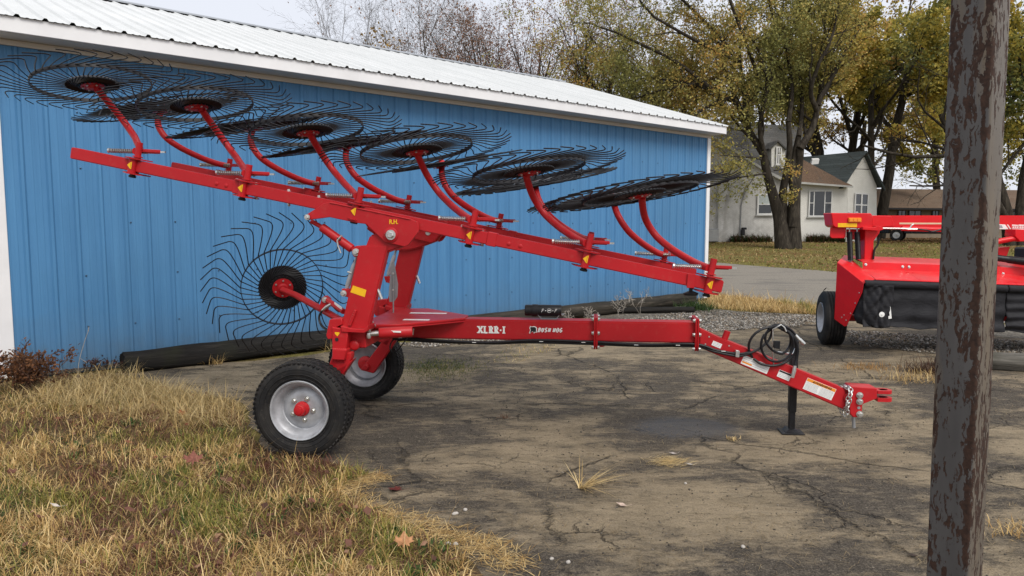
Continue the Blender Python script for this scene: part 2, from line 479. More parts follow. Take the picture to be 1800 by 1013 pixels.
sheet('gravel_driveway', rough_edge(drive, 0.8, 0.12, 6), -0.006, M['drive'])
soil = [(-14, 6.9), (-4.83, 7.45), (-4.3, 7.6)] + px((245, 668), (330, 690), (420, 705), (436, 748), (470, 792), (560, 806), (640, 830), (600, 850), (590, 868), (660, 896), (740, 940), (785, 956), (828, 982), (850, 1013)) + [(-0.1, 2.2), (-0.3, -14), (-14, -14)]
sheet('grass_verge_soil', rough_edge(soil, 0.3, 0.03, 9), -0.002, M['soil'])

# ------------------------------------------------------------------ blue metal barn
BA = Vector((-4.8685, 7.4793, 0)); BANG = math.atan2(0.64902, 0.76077)
BD, BN = np.array([0.76077, 0.64902, 0]), np.array([0.64902, -0.76077, 0])
def barn_materials():
    t = NT('blue_siding'); p = t.co('Object'); g = t.geo()
    st = t.noise(t.map(g, (14, 14, 0.5)), 1.0, 5, 0.6); big = t.noise(g, 0.5, 3)
    c = t.ramp(st, [(0.3, (0.062, 0.190, 0.375)), (0.7, (0.082, 0.236, 0.445))])
    c = t.mix(t.ramp(big, [(0.4, 0.0), (0.7, 0.35)]), c, (0.07, 0.175, 0.30))
    sep = t.n.new('ShaderNodeSeparateXYZ'); t.l.new(g, sep.inputs[0])
    low = t.math('SUBTRACT', t.ramp(t.math('ADD', sep.outputs[2], t.math('MULTIPLY', t.noise(g, 5, 5), 0.5)), [(0.25, 0.95), (0.55, 0.35), (0.95, 0.0)]), 0.0)
    c = t.mix(low, c, (0.09, 0.16, 0.24))
    t.set(c, t.math('ADD', t.math('MULTIPLY', st, 0.16), 0.38), spec=0.28, normal=t.bump(t.noise(t.map(g, (1, 1, 0.45)), 2.2, 3), 0.4, 0.03))
    M['blue'] = t.mat
    t = NT('white_metal_roof'); p = t.geo()
    n = t.noise(p, 0.9, 5, 0.65); f = t.noise(p, 14, 4)
    c = t.ramp(n, [(0.3, (0.56, 0.575, 0.57)), (0.7, (0.65, 0.66, 0.655))])
    c = t.mix(t.ramp(f, [(0.6, 0.0), (0.8, 0.35)]), c, (0.45, 0.46, 0.44))
    t.set(c, 0.5, spec=0.4)
    M['roof'] = t.mat
    t = NT('white_trim'); p = t.geo()
    n = t.noise(p, 2.0, 5, 0.6)
    t.set(t.ramp(n, [(0.3, (0.70, 0.70, 0.71)), (0.7, (0.80, 0.80, 0.81))]), 0.45)
    M['trim'] = t.mat
    M['soffit'] = simple('beige_soffit', (0.60, 0.56, 0.50), 0.6, 0, 0.06, 3)
    M['ridge'] = simple('grey_ridge_cap', (0.33, 0.35, 0.38), 0.5, 0.1, 0.1, 3)
    M['gapdark'] = simple('dark_gap_colour', (0.07, 0.065, 0.06), 0.8, 0, 0.3, 8)  # near-black colour for the shaded gap below the siding
barn_materials()
barn = thing('barn', BA, 'long blue metal barn with white ribbed roof and white trim behind the red rake', 'barn', rz=BANG)
PITCHR = 0.2322
def panel_mesh(name, nspan, L, mat, hrib=0.020, minor=True, base=0.0):
    """ribbed sheet: x across, z along its length, ribs towards -y; starts and ends on a rib"""
    prof = []
    for k in range(nspan + 1):
        x = k * PITCHR
        left = [] if k == 0 else [(x - 0.030, 0), (x - 0.012, hrib)]
        if k == 0: left = [(x - 0.012, hrib * 1.06)]
        right = [(x + 0.012, hrib if k < nspan else hrib * 0.94)] + ([(x + 0.030, 0)] if k < nspan else [])
        prof += left + right
        if k < nspan and minor:
            for q in (0.36, 0.64):
                m = x + q * PITCHR
                prof += [(m - 0.016, 0), (m - 0.008, 0.004), (m + 0.008, 0.004), (m + 0.016, 0)]
    prof = prof + [(x, y - 0.0012) for x, y in reversed(prof)]
    b = MB(); b.prism([(x, -y - base, 0) for x, y in prof], (0, 0, L))
    return b.mesh(name, mat, smooth=0)
WALL_H, S0, S1 = 3.372, -0.158, 11.72
pm4 = panel_mesh('siding_panel', 4, WALL_H - 0.05, M['blue'])
def panel_at(me, s, z0=0.05): return link('siding_panel', me, barn, Matrix.Translation((s, 0, z0)))
for k in range(12): panel_at(pm4, S0 + k * 4 * PITCHR)
panel_at(panel_mesh('siding_panel', 3, WALL_H - 0.05, M['blue']), S0 + 48 * PITCHR)
panel_at(panel_mesh('siding_panel', 1, WALL_H - 0.05, M['blue']), S0 - PITCHR)
BW, RIDGE_Y, RIDGE_H, EAVE_Y, EAVE_H = 9.04, 4.52, 5.215, -0.33, 3.435
SL, SRR = -4.6, 11.88
# structural walls behind the sheets
MB().lo_hi((-4.3, 0.006, 0), (S1 - 0.01, 0.10, 3.43)).build('wall', M['blue'], barn)
MB().lo_hi((-4.3, BW - 0.1, 0), (S1 - 0.01, BW, 3.43)).build('wall', M['blue'], barn)
for x in (-4.3, S1 - 0.12):
    MB().prism([(x, 0.102, 0), (x, BW - 0.102, 0), (x, BW - 0.102, 3.5), (x, RIDGE_Y, 5.05), (x, 0.102, 3.5)], (0.11, 0, 0)).build('gable_wall', M['blue'], barn)
MB().lo_hi((S1 - 0.012, -0.030, 0.04), (S1 + 0.10, 0.0, 3.37)).lo_hi((S1, 0.003, 0.04), (S1 + 0.10, 0.12, 3.37)).build('corner_trim', M['trim'], barn, 0.004)
MB().lo_hi((-0.60, -0.034, 0.03), (-0.317, -0.002, 3.37)).build('corner_trim', M['trim'], barn, 0.004)
for k in range(4):
    MB().lo_hi((-1.52 - k * 0.92, -0.028, 0.05), (-0.604 - k * 0.92, -0.004, 3.36)).build('door_panel', M['trim'], barn, 0.004)
MB().lo_hi((-4.3, -0.026, 3.374), (S1 + 0.10, -0.001, 3.43)).build('frieze_board', M['soffit'], barn, 0.003)
MB().lo_hi((SL + 0.01, EAVE_Y + 0.004, 3.4325), (SRR - 0.01, 0.0, 3.45)).build('soffit', M['soffit'], barn)
MB().lo_hi((SL, EAVE_Y - 0.024, EAVE_H), (SRR, EAVE_Y, EAVE_H + 0.15)).build('fascia', M['trim'], barn, 0.004)
MB().lo_hi((-0.31, -0.020, 0.02), (S1, 0.002, 0.05)).build('dark_gap_strip', M['gapdark'], barn)  # dark strip added in place of the shaded gap under the sheets
# roof
RS = (RIDGE_H - 0.02 - (EAVE_H + 0.16)) / (RIDGE_Y - EAVE_Y)
RANG = math.atan(RS); RL = (RIDGE_Y - EAVE_Y + 0.05) / math.cos(RANG)
rp4 = panel_mesh('roof_panel', 4, RL, M['roof'], 0.024)
def roof_mat(s, front):
    y0 = EAVE_Y - 0.05 if front else BW - EAVE_Y + 0.05
    Mx = Matrix.Translation((s, y0, EAVE_H + 0.165 - 0.05 * RS))
    if front: return Mx @ Matrix.Rotation(-(math.pi / 2 - RANG), 4, 'X')
    return Mx @ Matrix.Rotation(math.pi, 4, 'Z') @ Matrix.Rotation(-(math.pi / 2 - RANG), 4, 'X')
ns = 0; s = SL + 0.02
while s < SRR - 0.5:
    w = 4 * PITCHR
    if s + w > SRR: break
    link('roof_panel', rp4, barn, roof_mat(s, True)); link('roof_panel', rp4, barn, roof_mat(s + w, False)); s += w
rest = int((SRR - s) / PITCHR + 0.2)
if rest > 0:
    rpr = panel_mesh('roof_panel', rest, RL, M['roof'], 0.024)
    link('roof_panel', rpr, barn, roof_mat(s, True)); link('roof_panel', rpr, barn, roof_mat(s + rest * PITCHR, False))
b = MB(); hz = RIDGE_H + 0.035
for sg in (-1, 1):
    b.prism([(SL, RIDGE_Y, hz), (SL, RIDGE_Y + sg * 0.20, hz - 0.20 * RS), (SL, RIDGE_Y + sg * 0.20, hz - 0.20 * RS - 0.02), (SL, RIDGE_Y, hz - 0.02)], (SRR - SL, 0, 0))
b.build('ridge_cap', M['ridge'], barn)
for x in (SL, SRR):
    bb = MB()
    for sg in (-1, 1):
        y0 = EAVE_Y if sg < 0 else BW - EAVE_Y
        bb.prism([(x, y0, EAVE_H), (x, RIDGE_Y, RIDGE_H - 0.16), (x, RIDGE_Y, RIDGE_H - 0.02), (x, y0, EAVE_H + 0.15)], (0.025 if x > 0 else -0.025, 0, 0))
    bb.build('rake_board', M['trim'], barn)
# screw heads in rows on the siding and the roof
b = MB()
for row, h in enumerate((0.5, 1.05, 1.62, 2.2, 2.78)):
    for k in range(26):
        s = S0 + k * 2 * PITCHR + (0.055 if row % 2 else 0.05)
        if -0.1 < s < S1 - 0.1 and random.random() < 0.8: b.lathe([(0.010, 0), (0.010, 0.006), (0.004, 0.009)], (s, -0.001, h + random.uniform(-0.01, 0.01)), (0, -1, 0), 6)
tag(b.build('screws', simple('dull_screw_heads', (0.05, 0.10, 0.17), 0.4, 0.4, 0.3, 20), barn), kind='stuff')

# ------------------------------------------------------------------ timbers on the ground
def wood(name, c1, c2, c3, sc):
    t = NT(name); p = t.co('Object')
    g = t.noise(t.map(p, (1.2, 14, 14)), sc, 6, 0.7, 0.4); n = t.noise(p, 3, 4)
    c = t.ramp(g, [(0.3, c1), (0.55, c2), (0.78, c3)])
    c = t.mix(t.ramp(n, [(0.55, 0.0), (0.75, 0.5)]), c, (0.026, 0.028, 0.014))
    t.set(c, 0.85, normal=t.bump(g, 0.9, 0.02), spec=0.2)
    return t.mat
M['logdark'] = wood('creosote_log', (0.008, 0.0075, 0.007), (0.018, 0.0165, 0.015), (0.045, 0.04, 0.034), 1.6)
M['loggrey'] = wood('weathered_log_wood', (0.014, 0.013, 0.011), (0.042, 0.036, 0.028), (0.12, 0.10, 0.078), 1.6)
M['logpale'] = wood('grey_log_wood', (0.06, 0.055, 0.047), (0.15, 0.14, 0.12), (0.26, 0.24, 0.21), 1.4)
def log(a, b, r, mat, label, rise=(0, 0), seed=1, cat='log'):
    a, b = Vector((*a[:2], r * 0.86 + rise[0])), Vector((*b[:2], r * 0.86 + rise[1]))
    L = (b - a).length; n = 26; rr = random.Random(seed)
    V, Fc = [], []
    rows = max(8, int(L / 0.16)); ph = [rr.uniform(0, 6.28) for _ in range(6)]
    for i in range(rows + 1):
        x = L * i / rows
        for k in range(n):
            th = 2 * math.pi * k / n
            q = r * (1 + 0.05 * math.sin(3 * th + ph[0] + x * 0.9) + 0.04 * math.sin(7 * th + ph[1] + x * .3) + 0.05 * math.sin(x * 2.1 + ph[2] + th) + 0.04 * math.sin(x * 5.3 + ph[3] + 2 * th) - 0.10 * max(0, math.sin(x * 1.3 + ph[4] + 2.5 * th) - .8) * 4 + rr.uniform(-0.03, 0.03))
            V.append((x + (rr.uniform(-0.015, 0.015) if i in (0, rows) else 0), q * math.cos(th), q * math.sin(th)))
    for i in range(rows):
        for k in range(n): Fc.append((i * n + k, i * n + (k + 1) % n, (i + 1) * n + (k + 1) % n, (i + 1) * n + k))
    Fc.append(list(range(n))); Fc.append(list(range(rows * n + n - 1, rows * n - 1, -1)))
    me = bpy.data.meshes.new('timber_log'); me.from_pydata(V, [], Fc); me.materials.append(mat)
    me.polygons.foreach_set('use_smooth', [True] * len(me.polygons)); me.set_sharp_from_angle(angle=R(50))
    d = (b - a); Mx = Matrix.Translation(a) @ d.to_track_quat('X', 'Z').to_matrix().to_4x4()
    return tag(link('timber_log', me, None, Mx), label, cat)
log((-4.20, 7.64), (-1.55, 9.86), 0.125, M['logdark'], 'black tarred log lying at the foot of the barn behind the near wheel', seed=4)
log((-1.45, 10.02), (3.62, 14.36), 0.125, M['loggrey'], 'long weathered grey log lying along the barn foot behind the tongue', seed=8)
log(G(1010, 552), G(1219, 549), 0.055, M['logdark'], 'thin black timber lying in front of the weathered log near the barn corner', seed=11)
log(G(1646, 642), G(1850, 655), 0.10, M['logpale'], 'pale grey log lying on the lot right of the rusty pole', seed=14)

# ------------------------------------------------------------------ the red wheel rake
RO = np.array([-1.39, 5.68, 0.0]); RU = np.array([0.99386, -0.1106, 0]); RV = np.array([0.1106, 0.99386, 0])
def mp(x, y, v):
    """photo pixel on the rake's plane v -> rake coordinates (u along the tongue, v away from the camera, height)"""
    P = on_plane(x, y, RO + v * RV, RV) - RO
    return Vector((P @ RU, v, P[2]))
rake = thing('hay_rake', RO, 'red folded hay rake with thirteen black spoked rake wheels on the asphalt', 'hay rake', rz=math.atan2(-0.1106, 0.99386))
red = M['red']
def hexbolt(b, c, axis, r=0.014, h=0.012, washer=True):
    a = Vector(axis).normalized(); c = Vector(c)
    if washer: b.lathe([(r * 1.45, 0), (r * 1.45, h * 0.3)], c, a, 14)
    b.lathe([(r, h * 0.31), (r, h), (r * 0.8, h * 1.15)], c, a, 6)
    return b
def plate(pix, v, th, name, mat=None, parent=None, bevel=0.003):
    """flat plate outlined in the photo, on plane v and th thick going away"""
    return MB().prism([mp(x, y, v) for x, y in pix], (0, th, 0)).build(name, mat or red, parent or rake, bevel)

# --- road wheels
TR, TW = 0.335, 0.180
def tyre_mesh():
    b = MB(); n = 72; hw = TW / 2
    prof = [(0.205, -hw + 0.022), (0.212, -hw + 0.006), (0.232, -hw - 0.001), (0.262, -hw - 0.008), (0.296, -hw - 0.007), (0.318, -hw + 0.004), (0.332, -hw + 0.018)]
    tr = []
    for i, y in enumerate((-0.080, -0.058, -0.056, -0.050, -0.048, -0.020, -0.018, -0.011, -0.009)):
        tr.append((TR - 0.002 - 0.04 * (y / hw) ** 2 * 0.22 - (0.008 if i in (2, 3, 6, 7) else 0), y))
    half = prof + tr
    full = half + [(r, -y) for r, y in reversed(half)]
    full += [(0.205, hw - 0.03), (0.205, -hw + 0.03)]
    b.lathe(full, (0, 0, 0), (0, 1, 0), n, closed=True)
    # shoulder lugs and tread blocks
    for k in range(60):
        a = 2 * math.pi * k / 60
        Mx = Matrix.Rotation(a, 4, 'Y')
        for sg in (-1, 1):
            c = Mx @ Vector((0, sg * 0.076, TR - 0.010)); b.box(c, (0.020, 0.040, 0.0075), (Mx @ Matrix.Rotation(0.35 * sg, 4, 'Z')).to_3x3())
            c = Mx @ Vector((0.010, sg * 0.033, TR - 0.004)); b.box(c, (0.022, 0.024, 0.010), (Mx @ Matrix.Rotation(-0.5 * sg, 4, 'Z')).to_3x3())
    for r0 in (0.225, 0.252, 0.286):   # raised sidewall rings
        for sg in (-1, 1):
            y = sg * (hw + (0.002 if r0 < 0.24 else 0.008))
            b.lathe([(r0 - 0.003, y - 0.001), (r0, y + 0.003 * sg), (r0 + 0.003, y - 0.001)], (0, 0, 0), (0, 1, 0), n, cap=False)
    return b.mesh('tyre', M['rubber'], smooth=40)
def rim_mesh():
    hw = TW / 2
    outer = [(0.200, -hw + 0.004), (0.208, -hw - 0.004), (0.204, -hw - 0.010), (0.194, -hw - 0.006), (0.186, -hw + 0.014), (0.180, -hw + 0.022), (0.163, -hw + 0.040), (0.152, -hw + 0.075), (0.146, -hw + 0.080), (0.136, -hw + 0.072), (0.110, -hw + 0.060), (0.085, -hw + 0.058), (0.045, -hw + 0.058)]
    inner = [(0.045, -hw + 0.064), (0.110, -hw + 0.067), (0.146, -hw + 0.088), (0.160, -0.01), (0.160, hw - 0.045), (0.182, hw - 0.022), (0.190, hw - 0.010), (0.200, hw + 0.008), (0.208, hw + 0.004), (0.204, hw - 0.004), (0.204, -hw + 0.004)]
    b = MB().lathe(outer + inner, (0, 0, 0), (0, 1, 0), 56, closed=True)
    return b.mesh('rim', M['silver'], smooth=30)
def hub_mesh():
    hw = TW / 2
    b = MB().lathe([(0.052, -hw + 0.055), (0.050, -hw + 0.035), (0.047, -hw + 0.030), (0.040, -hw + 0.028), (0.038, -hw - 0.006), (0.034, -hw - 0.012), (0.024, -hw - 0.013), (0.024, -hw - 0.020), (0.014, -hw - 0.022)], (0, 0, 0), (0, 1, 0), 28)
    b.lathe([(0.060, 0.0), (0.066, 0.03), (0.066, 0.05), (0.035, 0.06), (0.030, 0.10)], (0, 0, 0), (0, 1, 0), 24)
    return b.mesh('hub', red, smooth=30)
tym, rim, hubm = tyre_mesh(), rim_mesh(), hub_mesh()
lug = MB(); hexbolt(lug, (0, 0, 0), (0, -1, 0), 0.0125, 0.016); lugm = lug.mesh('lug_nut', M['zinc'], smooth=30)
def road_wheel(c, side, rot):
    """side -1: dished face to the camera"""
    Mx = Matrix.Translation(c) @ (Matrix.Identity(4) if side < 0 else Matrix.Rotation(math.pi, 4, 'Z')) @ Matrix.Rotation(rot, 4, 'Y')
    t = link('road_wheel', tym, rake, Mx)
    r = link('rim', rim, t)
    link('hub', hubm, t)
    for k in range(5):
        a = 2 * math.pi * k / 5
        link('lug_nut', lugm, t, Matrix.Translation((0.078 * math.sin(a), -TW / 2 + 0.056, 0.078 * math.cos(a))))
    return t
road_wheel((0.045, -0.815, 0.337), -1, 0.45)
road_wheel((-0.03, 0.80, 0.337), 1, 1.3)

# --- tongue
MB().lo_hi((0.46, -0.08, 0.712), (2.785, 0.08, 0.868)).build('main_beam', red, rake, 0.010, seg=2)
def flange(u0, u1):
    b = MB()
    for u in (u0, u1):
        b.prism([(u, -0.115, 0.90), (u, 0.115, 0.90), (u, 0.115, 0.70), (u, 0.09, 0.655), (u, -0.09, 0.655), (u, -0.115, 0.70)], (0.014, 0, 0))
    o = b.build('flange_plate', red, rake, 0.003)
    for v in (-0.10, 0.10):
        for h in (0.885, 0.780, 0.672):
            bb = MB(); hexbolt(bb, (u0 - 0.001, v, h), (-1, 0, 0), 0.012, 0.014); hexbolt(bb, (u1 + 0.015, v, h), (1, 0, 0), 0.012, 0.014)
            bb.build('bolt', M['zinc'], o, smooth=30)
flange(2.030, 2.046); flange(2.776, 2.792)
MB().prism([(1.96, -0.04, 0.711), (2.04, -0.04, 0.665), (2.10, -0.04, 0.665), (2.18, -0.04, 0.711)], (0, 0.08, 0)).build('gusset', red, rake)
# drop section towards the hitch
dv = -0.07
drop = MB().prism([mp(1229, 577, dv), mp(1262, 593, dv), mp(1330, 620, dv), mp(1484, 684, dv), mp(1487, 690, dv), mp(1487, 722, dv), mp(1480, 719, dv), mp(1229, 611, dv)], (0, 0.14, 0)).build('drop_tongue', red, rake, 0.008, seg=2)
MB().tube([mp(1271, 603, -0.02), mp(1279, 582, -0.02)], 0.024, 16).build('stub_tube', red, rake)
b = MB().lathe([(0.033, 0), (0.033, 0.012)], mp(1492, 700, -0.082), (0, 1, 0), 20); b.build('pivot_washer', red, rake)
# hitch head
hv = -0.05
plate([(1498, 680), (1542, 683), (1542, 701), (1516, 711), (1515, 730), (1510, 734), (1500, 734), (1494, 727), (1492, 690)], -0.075, 0.15, 'hitch_plate', bevel=0.004)
def fork(y0, y1, nm):
    a, c = mp(1538, y0, 0), mp(1567, y0, 0); h1 = mp(1538, y1, 0)[2]; th = a[2] - h1; w = 0.055
    b = MB(); out = [(a.x, -w), (c.x - 0.05, -w)] + [(c.x - 0.05 + 0.05 * math.sin(t), -w * math.cos(t)) for t in np.linspace(0.2, math.pi - 0.2, 8)] + [(c.x - 0.05, w), (a.x, w)]
    inn = [(a.x + 0.03, w * 0.45), (c.x - 0.05, w * 0.45)] + [(c.x - 0.05 + 0.022 * math.sin(t), w * 0.45 * math.cos(t)) for t in np.linspace(0.2, math.pi - 0.2, 6)] + [(c.x - 0.05, -w * 0.45), (a.x + 0.03, -w * 0.45)]
    n = len(out)
    b.prism([(x, y, h1) for x, y in out + [out[0]] + [inn[-1]] + list(reversed(inn[:-1])) + [inn[-1]]], (0, 0, th))
    b.build(nm, red, rake, 0)
fork(684.5, 690, 'clevis_fork'); fork(697.5, 703.5, 'clevis_fork')
for (x, y) in ((1511, 695), (1511, 706), (1511, 728)):
    b = MB(); hexbolt(b, mp(x, y, -0.076), (0, -1, 0), 0.017, 0.02); b.build('bolt', M['zinc'], rake, smooth=30)
b = MB().lathe([(0.011, 0), (0.011, 0.004)], mp(1509.5, 717, -0.075), (0, -1, 0), 14); b.build('pin_hole', M['galv'], rake)
MB().tube([mp(1500, 733, 0), mp(1501, 752, 0)], 0.012, 10).build('pin_rod', M['galv'], rake)
# chain wrapped round the tongue
lk = MB(); prev = []
ring = [(0.016 * math.cos(t) * 1.0, 0, 0.011 * math.sin(t)) for t in np.linspace(0, 2 * math.pi, 15)[:-1]]
lk.tube([(x * 1.25, y, z) for x, y, z in ring] + [(ring[0][0] * 1.25, 0, 0)], 0.0042, 6, cap=False)
lkm = lk.mesh('chain_link', M['zinc'], smooth=60)
def chain(path):
    P = spline(path, 14); L = [0]
    for i in range(1, len(P)): L.append(L[-1] + (P[i] - P[i - 1]).length)
    n = int(L[-1] / 0.029)
    for k in range(n):
        d = (k + 0.5) * L[-1] / n
        i = max(j for j in range(len(L) - 1) if L[j] <= d); t = (d - L[i]) / (L[i + 1] - L[i])
        q = P[i].lerp(P[i + 1], t); dr = P[i + 1] - P[i]
        link('chain_link', lkm, rake, Matrix.Translation(q) @ dr.to_track_quat('X', 'Z').to_matrix().to_4x4() @ Matrix.Rotation(math.pi / 2 * (k % 2) + 0.4, 4, 'X'))
chain([mp(1477, 681, 0.03), mp(1486, 681, -0.05), mp(1492, 688, -0.092), mp(1490, 702, -0.096), mp(1487, 714, -0.094), mp(1484, 720, -0.05), mp(1474, 716, 0.02)])
chain([mp(1484, 679, 0.02), mp(1494, 682, -0.06), mp(1497, 692, -0.094), mp(1494, 704, -0.098), mp(1491, 716, -0.094), mp(1489, 728, -0.08), mp(1484, 731, -0.05), mp(1478, 722, -0.02)])
# jack leg
jx = mp(1393, 700, 0.12)
b = MB(); b.lo_hi((jx.x - 0.027, 0.095, mp(1393, 724, .12)[2]), (jx.x + 0.027, 0.15, mp(1393, 592, .12)[2])); jk = b.build('jack_leg', M['black'], rake, 0.004)
MB().lo_hi((jx.x - 0.021, 0.101, 0.02), (jx.x + 0.021, 0.144, mp(1393, 720, .12)[2])).build('jack_tube', M['black'], rake, 0.003)
MB().lo_hi((jx.x - 0.085, 0.05, 0.0), (jx.x + 0.085, 0.20, 0.008)).prism([(jx.x - 0.06, 0.07, 0.008), (jx.x + 0.06, 0.07, 0.008), (jx.x + 0.03, 0.09, 0.03), (jx.x - 0.03, 0.09, 0.03)], (0, 0.1, 0)).build('jack_foot', M['black'], rake, 0.002)
MB().tube([mp(1398, 613, 0.05), mp(1394, 622, 0.03), mp(1380, 621, 0.03), mp(1367, 619, 0.03)], 0.007, 8).build('jack_handle', M['zinc'], rake)
# manual canister on its bracket
c0, c1 = mp(923, 545.5, 0), mp(987, 545.5, 0); cr = 0.043
tb = MB().lathe([(cr * 0.9, 0), (cr, 0.006), (cr, 0.055), (cr * 1.1, 0.058), (cr * 1.1, 0.095), (cr * 1.02, 0.1), (cr * 1.02, (c1 - c0).length - 0.006), (cr * 0.95, (c1 - c0).length)], c0, (1, 0, -0.0), 28).build('manual_canister', M['black'], rake, smooth=30)
def canister_mark():
    b = MB(); zc = c0.z + 0.004; u0 = mp(966, 545, 0).x
    vv = -cr * 1.02 - 0.0015
    b.lathe([(0.0165, -0.0005), (0.0165, 0.001), (0.0145, 0.001), (0.0145, -0.0005)], (u0, vv, zc), (0, -1, 0), 18, closed=True)
    for sg in (-1, 1):
        b.lathe([(0.004, 0), (0.004, 0.001)], (u0 + sg * 0.028, vv, zc), (0, -1, 0), 8)
        x = u0 + sg * 0.050
        b.bar((x - 0.008, vv, zc - 0.013), (x - 0.002, vv, zc + 0.012), 0.0012, 0.003); b.bar((x - 0.002, vv, zc + 0.012), (x + 0.010, vv, zc + 0.011), 0.0012, 0.004); b.bar((x - 0.005, vv, zc), (x + 0.006, vv, zc + 0.001), 0.0012, 0.003)
    b.bar((u0 - 0.010, vv, zc), (u0 + 0.010, vv, zc + 0.003), 0.0012, 0.008)
    b.build('canister_mark', M['white'], tb)
canister_mark()
b = MB(); u0, u1 = mp(935, 550, 0).x, mp(992, 550, 0).x; ht = 0.908
for vv in (-0.03, 0.012):
    b.bar((u0, vv + 0.01, ht), (u0 + 0.045, vv + 0.01, ht), 0.02, 0.004); b.bar((u0 + 0.045, vv + 0.01, ht), (u0 + 0.075, vv + 0.01, 0.872), 0.02, 0.004)
    b.bar((u0 + 0.075, vv + 0.01, 0.872), (u1 - 0.06, vv + 0.01, 0.872), 0.02, 0.004); b.bar((u1 - 0.06, vv + 0.01, 0.872), (u1 - 0.035, vv + 0.01, ht), 0.02, 0.004); b.bar((u1 - 0.035, vv + 0.01, ht), (u1, vv + 0.01, ht), 0.02, 0.004)
b.build('canister_bracket', M['galv'], rake)

# --- hoses
def hose(pts, r=0.0095, n=8, name='hydraulic_hose', mat=None): return MB().tube(spline(pts, 8), r, n).build(name, mat or M['hose'], rake)
for dz, dvv in ((0, 0), (4, 0.02)):
    hose([mp(690, 592 + dz, -0.10), mp(760, 598 + dz * .7, -0.10 + dvv), mp(860, 602 + dz * .4, -0.10 + dvv), mp(940, 598 + dz, -0.10 + dvv), mp(1040, 601 + dz, -0.10 + dvv), mp(1130, 606 + dz * .6, -0.10 + dvv), mp(1220, 605 + dz, -0.10 + dvv), mp(1260, 616 + dz * .8, -0.095), mp(1297, 622 + dz, -0.10), mp(1318, 620 + dz * .4, -0.10)])
for k in range(7):  # pale print on the hose
    x = (700, 830, 948, 1022, 1115, 1188, 1268)[k]
    q = mp(x, (594, 602, 600.5, 602, 606.5, 607, 617.5)[k], -0.108); MB().bar(q, q + Vector((0.03, 0, 0)), 0.003, 0.004).build('hose_print', M['white'], rake)
plate([(1293.5, 616), (1300.5, 617), (1299.5, 629), (1292.5, 628)], -0.118, 0.04, 'hose_clamp', M['zinc'])
cv = -0.085
def loop(c, rx, ry, a0, a1, tilt=0.0, v0=cv, wob=0.01, n=15):
    P = []
    for k in range(n + 1):
        t = a0 + (a1 - a0) * k / n
        P.append(mp(c[0] + rx * math.cos(t) * math.cos(tilt) - ry * math.sin(t) * math.sin(tilt), c[1] - rx * math.cos(t) * math.sin(tilt) - ry * math.sin(t) * math.cos(tilt), v0 + wob * math.sin(3 * t + a0)))
    return P
hose([mp(1318, 620, -0.10)] + loop((1358, 609), 42, 34, math.pi * 1.15, -math.pi * 0.82, 0.1))
hose([mp(1318, 621, -0.10), mp(1335, 613, -0.09), mp(1352, 597, -0.08)] + loop((1366, 606), 28, 30, 2.0, -3.6, -0.2, cv - 0.015))
hose(loop((1368, 597), 22, 26, 2.6, -1.1, 0.1, cv + 0.01) + [mp(1372, 622, cv), mp(1357, 615, cv), mp(1346, 600, cv), mp(1347, 586, cv), mp(1358, 578, cv)])
hose([mp(1352, 577, cv - .02), mp(1372, 572, cv - .02), mp(1390, 580, cv), mp(1399, 590, cv)])
hose([mp(1370, 576, cv - .01), mp(1392, 590, cv - .01), mp(1402, 612, cv), mp(1400, 632, cv), mp(1397, 645, cv - .01)], 0.011)
MB().tube([mp(1398, 589, cv), mp(1405, 597, cv)], [0.011, 0.013], 10).tube([mp(1405, 597, cv), mp(1414, 605, cv)], [0.016, 0.012], 10).build('hose_fitting', M['zinc'], rake)
MB().tube([mp(1397.5, 643, cv - .015), mp(1396, 652, cv - .015), mp(1393, 664, cv - .015)], [0.011, 0.015, 0.012], 10).build('hose_fitting', M['zinc'], rake)
MB().tube([mp(1360, 644, cv + .02), mp(1359, 628, cv + .01), mp(1358.5, 579, cv - .03), mp(1373, 571, cv - .03), mp(1379, 576, cv - .03), mp(1382, 583, cv - .03)], 0.0055, 8).build('hose_holder', M['zinc'], rake)
plate([(1361, 600), (1372, 600), (1371, 614), (1360, 612)], cv - 0.045, 0.03, 'rubber_block', M['hose'])

